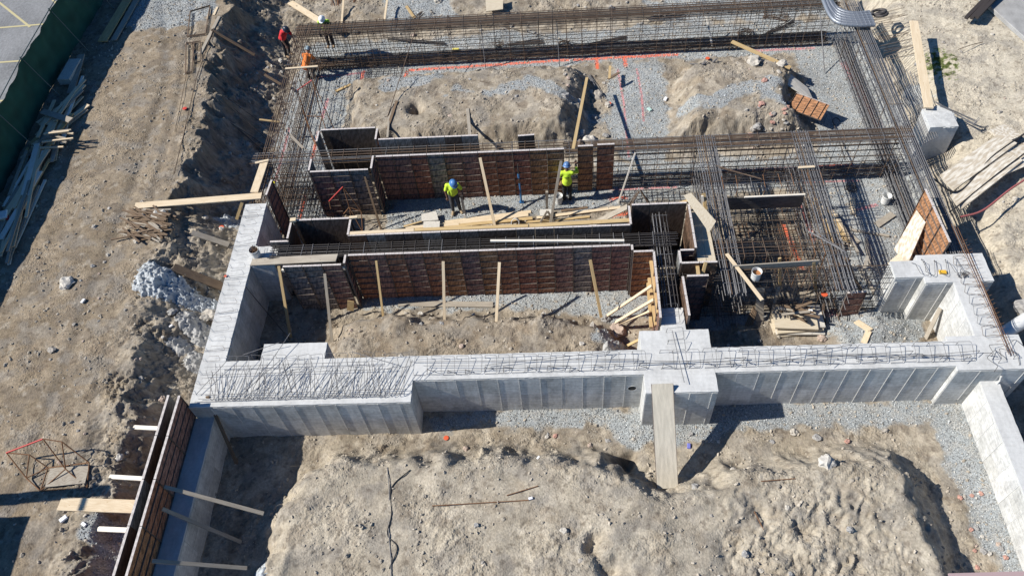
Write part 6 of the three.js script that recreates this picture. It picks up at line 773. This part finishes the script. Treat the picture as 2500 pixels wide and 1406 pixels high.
function person(label, pos, turn, J, look, o) {
  const t = thing('person', label, 'person', null, pos, turn); const skin = std(o.skin, 0.65), shirt = std(o.shirt, 0.85), trou = std(o.trousers, 0.9), boot = std(o.boots || C(0.28, 0.19, 0.11), 0.8);
  const limb = s => { const S = J['sh' + s], E = J['el' + s], W = J['wr' + s], K = J['kn' + s], A = J['an' + s], T = J['to' + s], Hp = J['hp' + s]; return { arm: [[S, E, 0.052, 0.042], [E, W, 0.041, 0.027]], leg: [[Hp, K, 0.082, 0.056], [K, A, 0.057, 0.04]], foot: [[A, T, 0.042, 0.034]] }; };
  const l = limb('L'), r = limb('R'), torso = [[J.pelvis, J.waist, 0.135, 0.12, 0.06], [J.waist, J.chest, 0.125, 0.145, 0.06], [J.shL, J.shR, 0.066, 0.066, 0.06], [J.chest, J.neck, 0.1, 0.055, 0.05], [J.hpL, J.hpR, 0.095, 0.095, 0.05]];
  const body = [...torso, ...l.arm, ...r.arm, ...l.leg, ...r.leg, ...l.foot, ...r.foot, [J.neck, J.head, 0.052, 0.055, 0.03]]; const F = V(...look).normalize(), HU = V(...(o.headUp || [0, 1, 0])); HU.addScaledVector(F, -HU.dot(F)).normalize(); const HS = V().crossVectors(HU, F); const Q = (f, u, s) => [J.head[0] + F.x * f + HU.x * u + HS.x * s, J.head[1] + F.y * f + HU.y * u + HS.y * s, J.head[2] + F.z * f + HU.z * u + HS.z * s];
  const head = [[Q(-0.01, 0.05, 0), Q(-0.005, 0.02, 0), 0.094, 0.088, 0.04], [Q(0.02, -0.02, 0), Q(0.055, -0.07, 0), 0.07, 0.038, 0.04], [Q(0.09, 0.02, 0), Q(0.112, -0.02, 0), 0.012, 0.018, 0.015], [Q(0.085, -0.058, -0.018), Q(0.085, -0.058, 0.018), 0.012, 0.012, 0.008], [Q(0.0, -0.0, 0.088), Q(-0.005, 0.035, 0.09), 0.016, 0.02, 0.01], [Q(0.0, -0.0, -0.088), Q(-0.005, 0.035, -0.09), 0.016, 0.02, 0.01], [Q(0.078, 0.034, 0.032), Q(0.078, 0.034, 0.034), 0.018, 0.018, 0.01], [Q(0.078, 0.034, -0.032), Q(0.078, 0.034, -0.034), 0.018, 0.018, 0.01], [Q(-0.02, -0.06, 0), Q(-0.03, -0.12, 0), 0.055, 0.056, 0.03]];
  const dirOf = s => [J['wr' + s][0] - J['el' + s][0], J['wr' + s][1] - J['el' + s][1], J['wr' + s][2] - J['el' + s][2]]; const hl = hand(J.wrL, dirOf('L'), o.handUp || [0, 0.3, 1], 1), hr = hand(J.wrR, dirOf('R'), o.handUp || [0, 0.3, 1], -1);
  mesh('body', mergeGeometries([capMesh(body, 0.016), capMesh(head, 0.006), capMesh(hl, 0.0045), capMesh(hr, 0.0045)]), skin, t);
  for (const s of [-1, 1]) { const e = mesh('eye', new THREE.SphereGeometry(0.011, 10, 8), std(C(0.05, 0.04, 0.035), 0.3), t); e.position.set(...Q(0.094, 0.034, 0.033 * s)); }
  const sl = o.sleeve ?? 0.95; const arm = q => [[q[0][0], mix3(q[0][0], q[0][1], Math.min(1, sl)), q[0][2] + 0.004, lerp(q[0][2], q[0][3], Math.min(1, sl)) + 0.008]].concat(sl > 1 ? [[q[1][0], mix3(q[1][0], q[1][1], sl - 1), q[1][2], lerp(q[1][2], q[1][3], sl - 1) + 0.005]] : []); const sm = mesh('shirt', capMesh([[J.pelvis, J.waist, 0.135, 0.125, 0.06], [J.waist, J.chest, 0.13, 0.147, 0.06], [J.shL, J.shR, 0.066, 0.066, 0.06], [mix3(J.hpL, J.waist, 0.1), mix3(J.hpR, J.waist, 0.1), 0.098, 0.098, 0.05], [J.chest, mix3(J.chest, J.neck, 0.75), 0.1, 0.065, 0.05], ...arm(l.arm), ...arm(r.arm)], 0.014, 0.014), shirt, t);
  mesh('trousers', capMesh([[J.pelvis, mix3(J.pelvis, J.waist, 0.15), 0.135, 0.13, 0.06], [J.hpL, J.hpR, 0.095, 0.095, 0.05], ...l.leg.map(q => [q[0], q[1], q[2] + 0.008, q[3] + 0.016]), ...r.leg.map(q => [q[0], q[1], q[2] + 0.008, q[3] + 0.016])], 0.014, 0.008), trou, t);
  for (const s of ['L', 'R']) mesh('boot', capMesh([[mix3(J['an' + s], J['kn' + s], 0.3), J['an' + s], 0.048, 0.05], [J['an' + s], J['to' + s], 0.05, 0.044], [add3(J['an' + s], [0, -0.035, 0]), J['to' + s], 0.045, 0.04]], 0.011), boot, t);
  // hard hat: dome, brim and ridge
  const hh = mesh('hard_hat', new THREE.LatheGeometry([[0.142, -0.004], [0.15, 0.0], [0.128, 0.012], [0.124, 0.05], [0.108, 0.1], [0.075, 0.135], [0.035, 0.15], [0, 0.153]].map(p => new THREE.Vector2(...p)), 28), std(o.hat, 0.35, { side: THREE.DoubleSide }), t); _m.makeBasis(HS, HU, F); hh.quaternion.setFromRotationMatrix(_m); hh.position.set(...Q(-0.005, 0.055, 0)); hh.scale.set(0.98, 1, 1.12);
  const br = mesh('brim', new THREE.SphereGeometry(0.1, 18, 8), hh.material, hh); br.scale.set(1.05, 0.07, 0.75); br.position.set(0, 0.008, 0.1); const rd = mesh('ridge', new THREE.TorusGeometry(0.118, 0.012, 6, 20, Math.PI * 0.8), hh.material, hh); rd.rotation.set(0, Math.PI / 2, 0); rd.position.set(0, 0.028, 0); rd.rotation.z = 0.3; return { t, sm };
}
const stand = () => ({ pelvis: [0, 0.93, 0], waist: [0, 1.08, 0], chest: [0, 1.3, 0], neck: [0, 1.48, 0.0], head: [0, 1.6, 0.03], shL: [0.185, 1.4, 0], shR: [-0.185, 1.4, 0], elL: [0.25, 1.13, -0.02], elR: [-0.25, 1.13, -0.02], wrL: [0.26, 0.9, 0.08], wrR: [-0.26, 0.9, 0.08], hpL: [0.09, 0.92, 0], hpR: [-0.09, 0.92, 0], knL: [0.1, 0.5, 0.03], knR: [-0.1, 0.5, 0.03], anL: [0.11, 0.085, -0.02], anR: [-0.11, 0.085, -0.02], toL: [0.13, 0.045, 0.15], toR: [-0.13, 0.045, 0.15] });
const lime = C(0.56, 0.80, 0.05), navy = C(0.018, 0.02, 0.028), dkskin = C(0.16, 0.085, 0.055), skin2 = C(0.30, 0.18, 0.125), blueHat = C(0.07, 0.19, 0.42);
{
  // walking towards the viewer, looking down at the frame in his left hand
  const a = stand(); Object.assign(a, { waist: [0.02, 1.07, 0.02], chest: [0.03, 1.28, 0.07], neck: [0.05, 1.45, 0.13], head: [0.08, 1.55, 0.19], shL: [0.22, 1.37, 0.1], shR: [-0.15, 1.38, 0.06], elL: [0.34, 1.14, 0.1], wrL: [0.36, 0.93, 0.25], elR: [-0.25, 1.12, 0.08], wrR: [-0.22, 0.88, 0.18], knL: [0.14, 0.52, 0.16], anL: [0.16, 0.12, 0.08], toL: [0.22, 0.045, 0.24], knR: [-0.09, 0.5, 0.1], anR: [-0.1, 0.085, 0.1], toR: [-0.13, 0.045, 0.27] });
  person('person in lime shirt and blue hard hat looking down beside the grey plywood squares', [-3.72, 0.02, -19.62], 0.12, a, [0.35, -0.62, 0.72], { skin: dkskin, shirt: lime, trousers: C(0.05, 0.052, 0.06), hat: blueHat, boots: C(0.34, 0.25, 0.15), sleeve: 0.75 });
  const tl = thing('hand_saw', 'grey tool with pale tip held by the worker looking down', 'tool'); board('blade', V(-3.38, 0.95, -19.36), V(-3.36, 0.16, -19.22), 0.09, 0.035, steel.grey, tl); board('grip', V(-3.385, 1.03, -19.375), V(-3.38, 0.92, -19.35), 0.1, 0.05, steel.dark, tl); board('tip', V(-3.37, 0.22, -19.2), V(-3.36, 0.08, -19.18), 0.07, 0.05, std(C(0.7, 0.7, 0.68), 0.5), tl);
}
{
  const a = stand(); Object.assign(a, { chest: [0, 1.29, 0.03], neck: [0, 1.47, 0.06], head: [0, 1.58, 0.1], elR: [-0.36, 1.22, 0.2], wrR: [-0.34, 1.38, 0.4], elL: [0.27, 1.15, 0.12], wrL: [0.2, 1.15, 0.36] });
  const w = person('person in lime shirt with dark back print and blue hard hat facing the formwork', [0.4, 0.02, -19.9], Math.PI, a, [-0.1, -0.35, 0.95], { skin: dkskin, shirt: lime, trousers: C(0.014, 0.014, 0.016), hat: C(0.10, 0.20, 0.40), boots: C(0.32, 0.22, 0.12), sleeve: 1.5, handUp: [0, 1, 0] });
  // dark blurred print across the back
  const cv = document.createElement('canvas'); cv.width = 256; cv.height = 96; const c2 = cv.getContext('2d'); c2.fillStyle = '#c2e33f'; c2.fillRect(0, 0, 256, 96); c2.fillStyle = '#2c5a30'; [[70, 34, 30, 34], [104, 28, 26, 44], [134, 40, 34, 36], [172, 30, 30, 40], [60, 56, 120, 14]].forEach(q => c2.fillRect(...q)); c2.fillStyle = '#7fa83a'; [[84, 44, 10, 12], [116, 40, 8, 16], [150, 52, 10, 8]].forEach(q => c2.fillRect(...q));
  const ct = new THREE.CanvasTexture(cv); ct.colorSpace = THREE.SRGBColorSpace; const pg = new THREE.CylinderGeometry(0.215, 0.215, 0.085, 16, 1, true, Math.PI - 0.62, 1.24); const pm = mesh('back_print', pg, std(0xffffff, 0.85, { map: ct }), w.t); pm.position.set(0, 1.315, 0.043);
  const bag = mesh('tool_pouch', lump(0.08, 3, 1.2, 2), std(C(0.25, 0.15, 0.08), 0.9), w.t); bag.position.set(0.2, 0.9, -0.03);
}
{
  const a = stand(); Object.assign(a, { waist: [0, 1.06, 0.08], chest: [0, 1.24, 0.2], neck: [0, 1.36, 0.33], head: [0, 1.44, 0.42], shL: [0.18, 1.3, 0.28], shR: [-0.18, 1.3, 0.28], elL: [0.24, 1.04, 0.36], wrL: [0.2, 0.82, 0.46], elR: [-0.26, 1.03, 0.3], wrR: [-0.24, 0.8, 0.4], knL: [0.1, 0.5, 0.08], knR: [-0.1, 0.5, 0.06] });
  person('person in red shirt and dark hard hat bending at the far corner of the cages', [-11.55, 0.42, -28.75], 1.0, a, [0, -0.5, 0.85], { skin: skin2, shirt: C(0.50, 0.02, 0.025), trousers: navy, hat: C(0.02, 0.025, 0.04), sleeve: 0.75 });
  const b = stand(); Object.assign(b, { pelvis: [0, 0.7, -0.1], waist: [0, 0.82, 0.02], chest: [0, 0.97, 0.18], neck: [0, 1.08, 0.32], head: [0, 1.15, 0.41], shL: [0.18, 1.03, 0.26], shR: [-0.18, 1.03, 0.26], elL: [0.25, 0.8, 0.36], wrL: [0.18, 0.62, 0.5], elR: [-0.25, 0.8, 0.36], wrR: [-0.18, 0.62, 0.5], hpL: [0.1, 0.69, -0.1], hpR: [-0.1, 0.69, -0.1], knL: [0.14, 0.46, 0.22], knR: [-0.14, 0.46, 0.22], anL: [0.13, 0.085, 0.0], anR: [-0.13, 0.085, 0.0], toL: [0.15, 0.045, 0.17], toR: [-0.15, 0.045, 0.17] });
  person('person in orange vest and pale blue hard hat crouching under the cage corner', [-10.45, 0.05, -27.55], Math.PI - 0.25, b, [0, -0.6, 0.8], { skin: skin2, shirt: C(0.72, 0.20, 0.04), trousers: C(0.09, 0.08, 0.075), hat: C(0.35, 0.46, 0.52), sleeve: 0.7 });
  const c = stand(); Object.assign(c, { chest: [0, 1.26, 0.12], neck: [0, 1.42, 0.2], head: [0, 1.53, 0.26], shL: [0.18, 1.35, 0.15], shR: [-0.18, 1.35, 0.15], elL: [0.24, 1.12, 0.28], wrL: [0.2, 1.0, 0.48], elR: [-0.24, 1.12, 0.28], wrR: [-0.2, 1.0, 0.48] });
  person('person in lime vest and white hard hat working behind the dense far cage', [-9.66, 0.52, -29.12], 0.1, c, [-0.2, -0.55, 0.8], { skin: skin2, shirt: C(0.46, 0.72, 0.06), trousers: navy, hat: C(0.78, 0.78, 0.77), sleeve: 0.8 });
}
renderer.render(scene, camera);
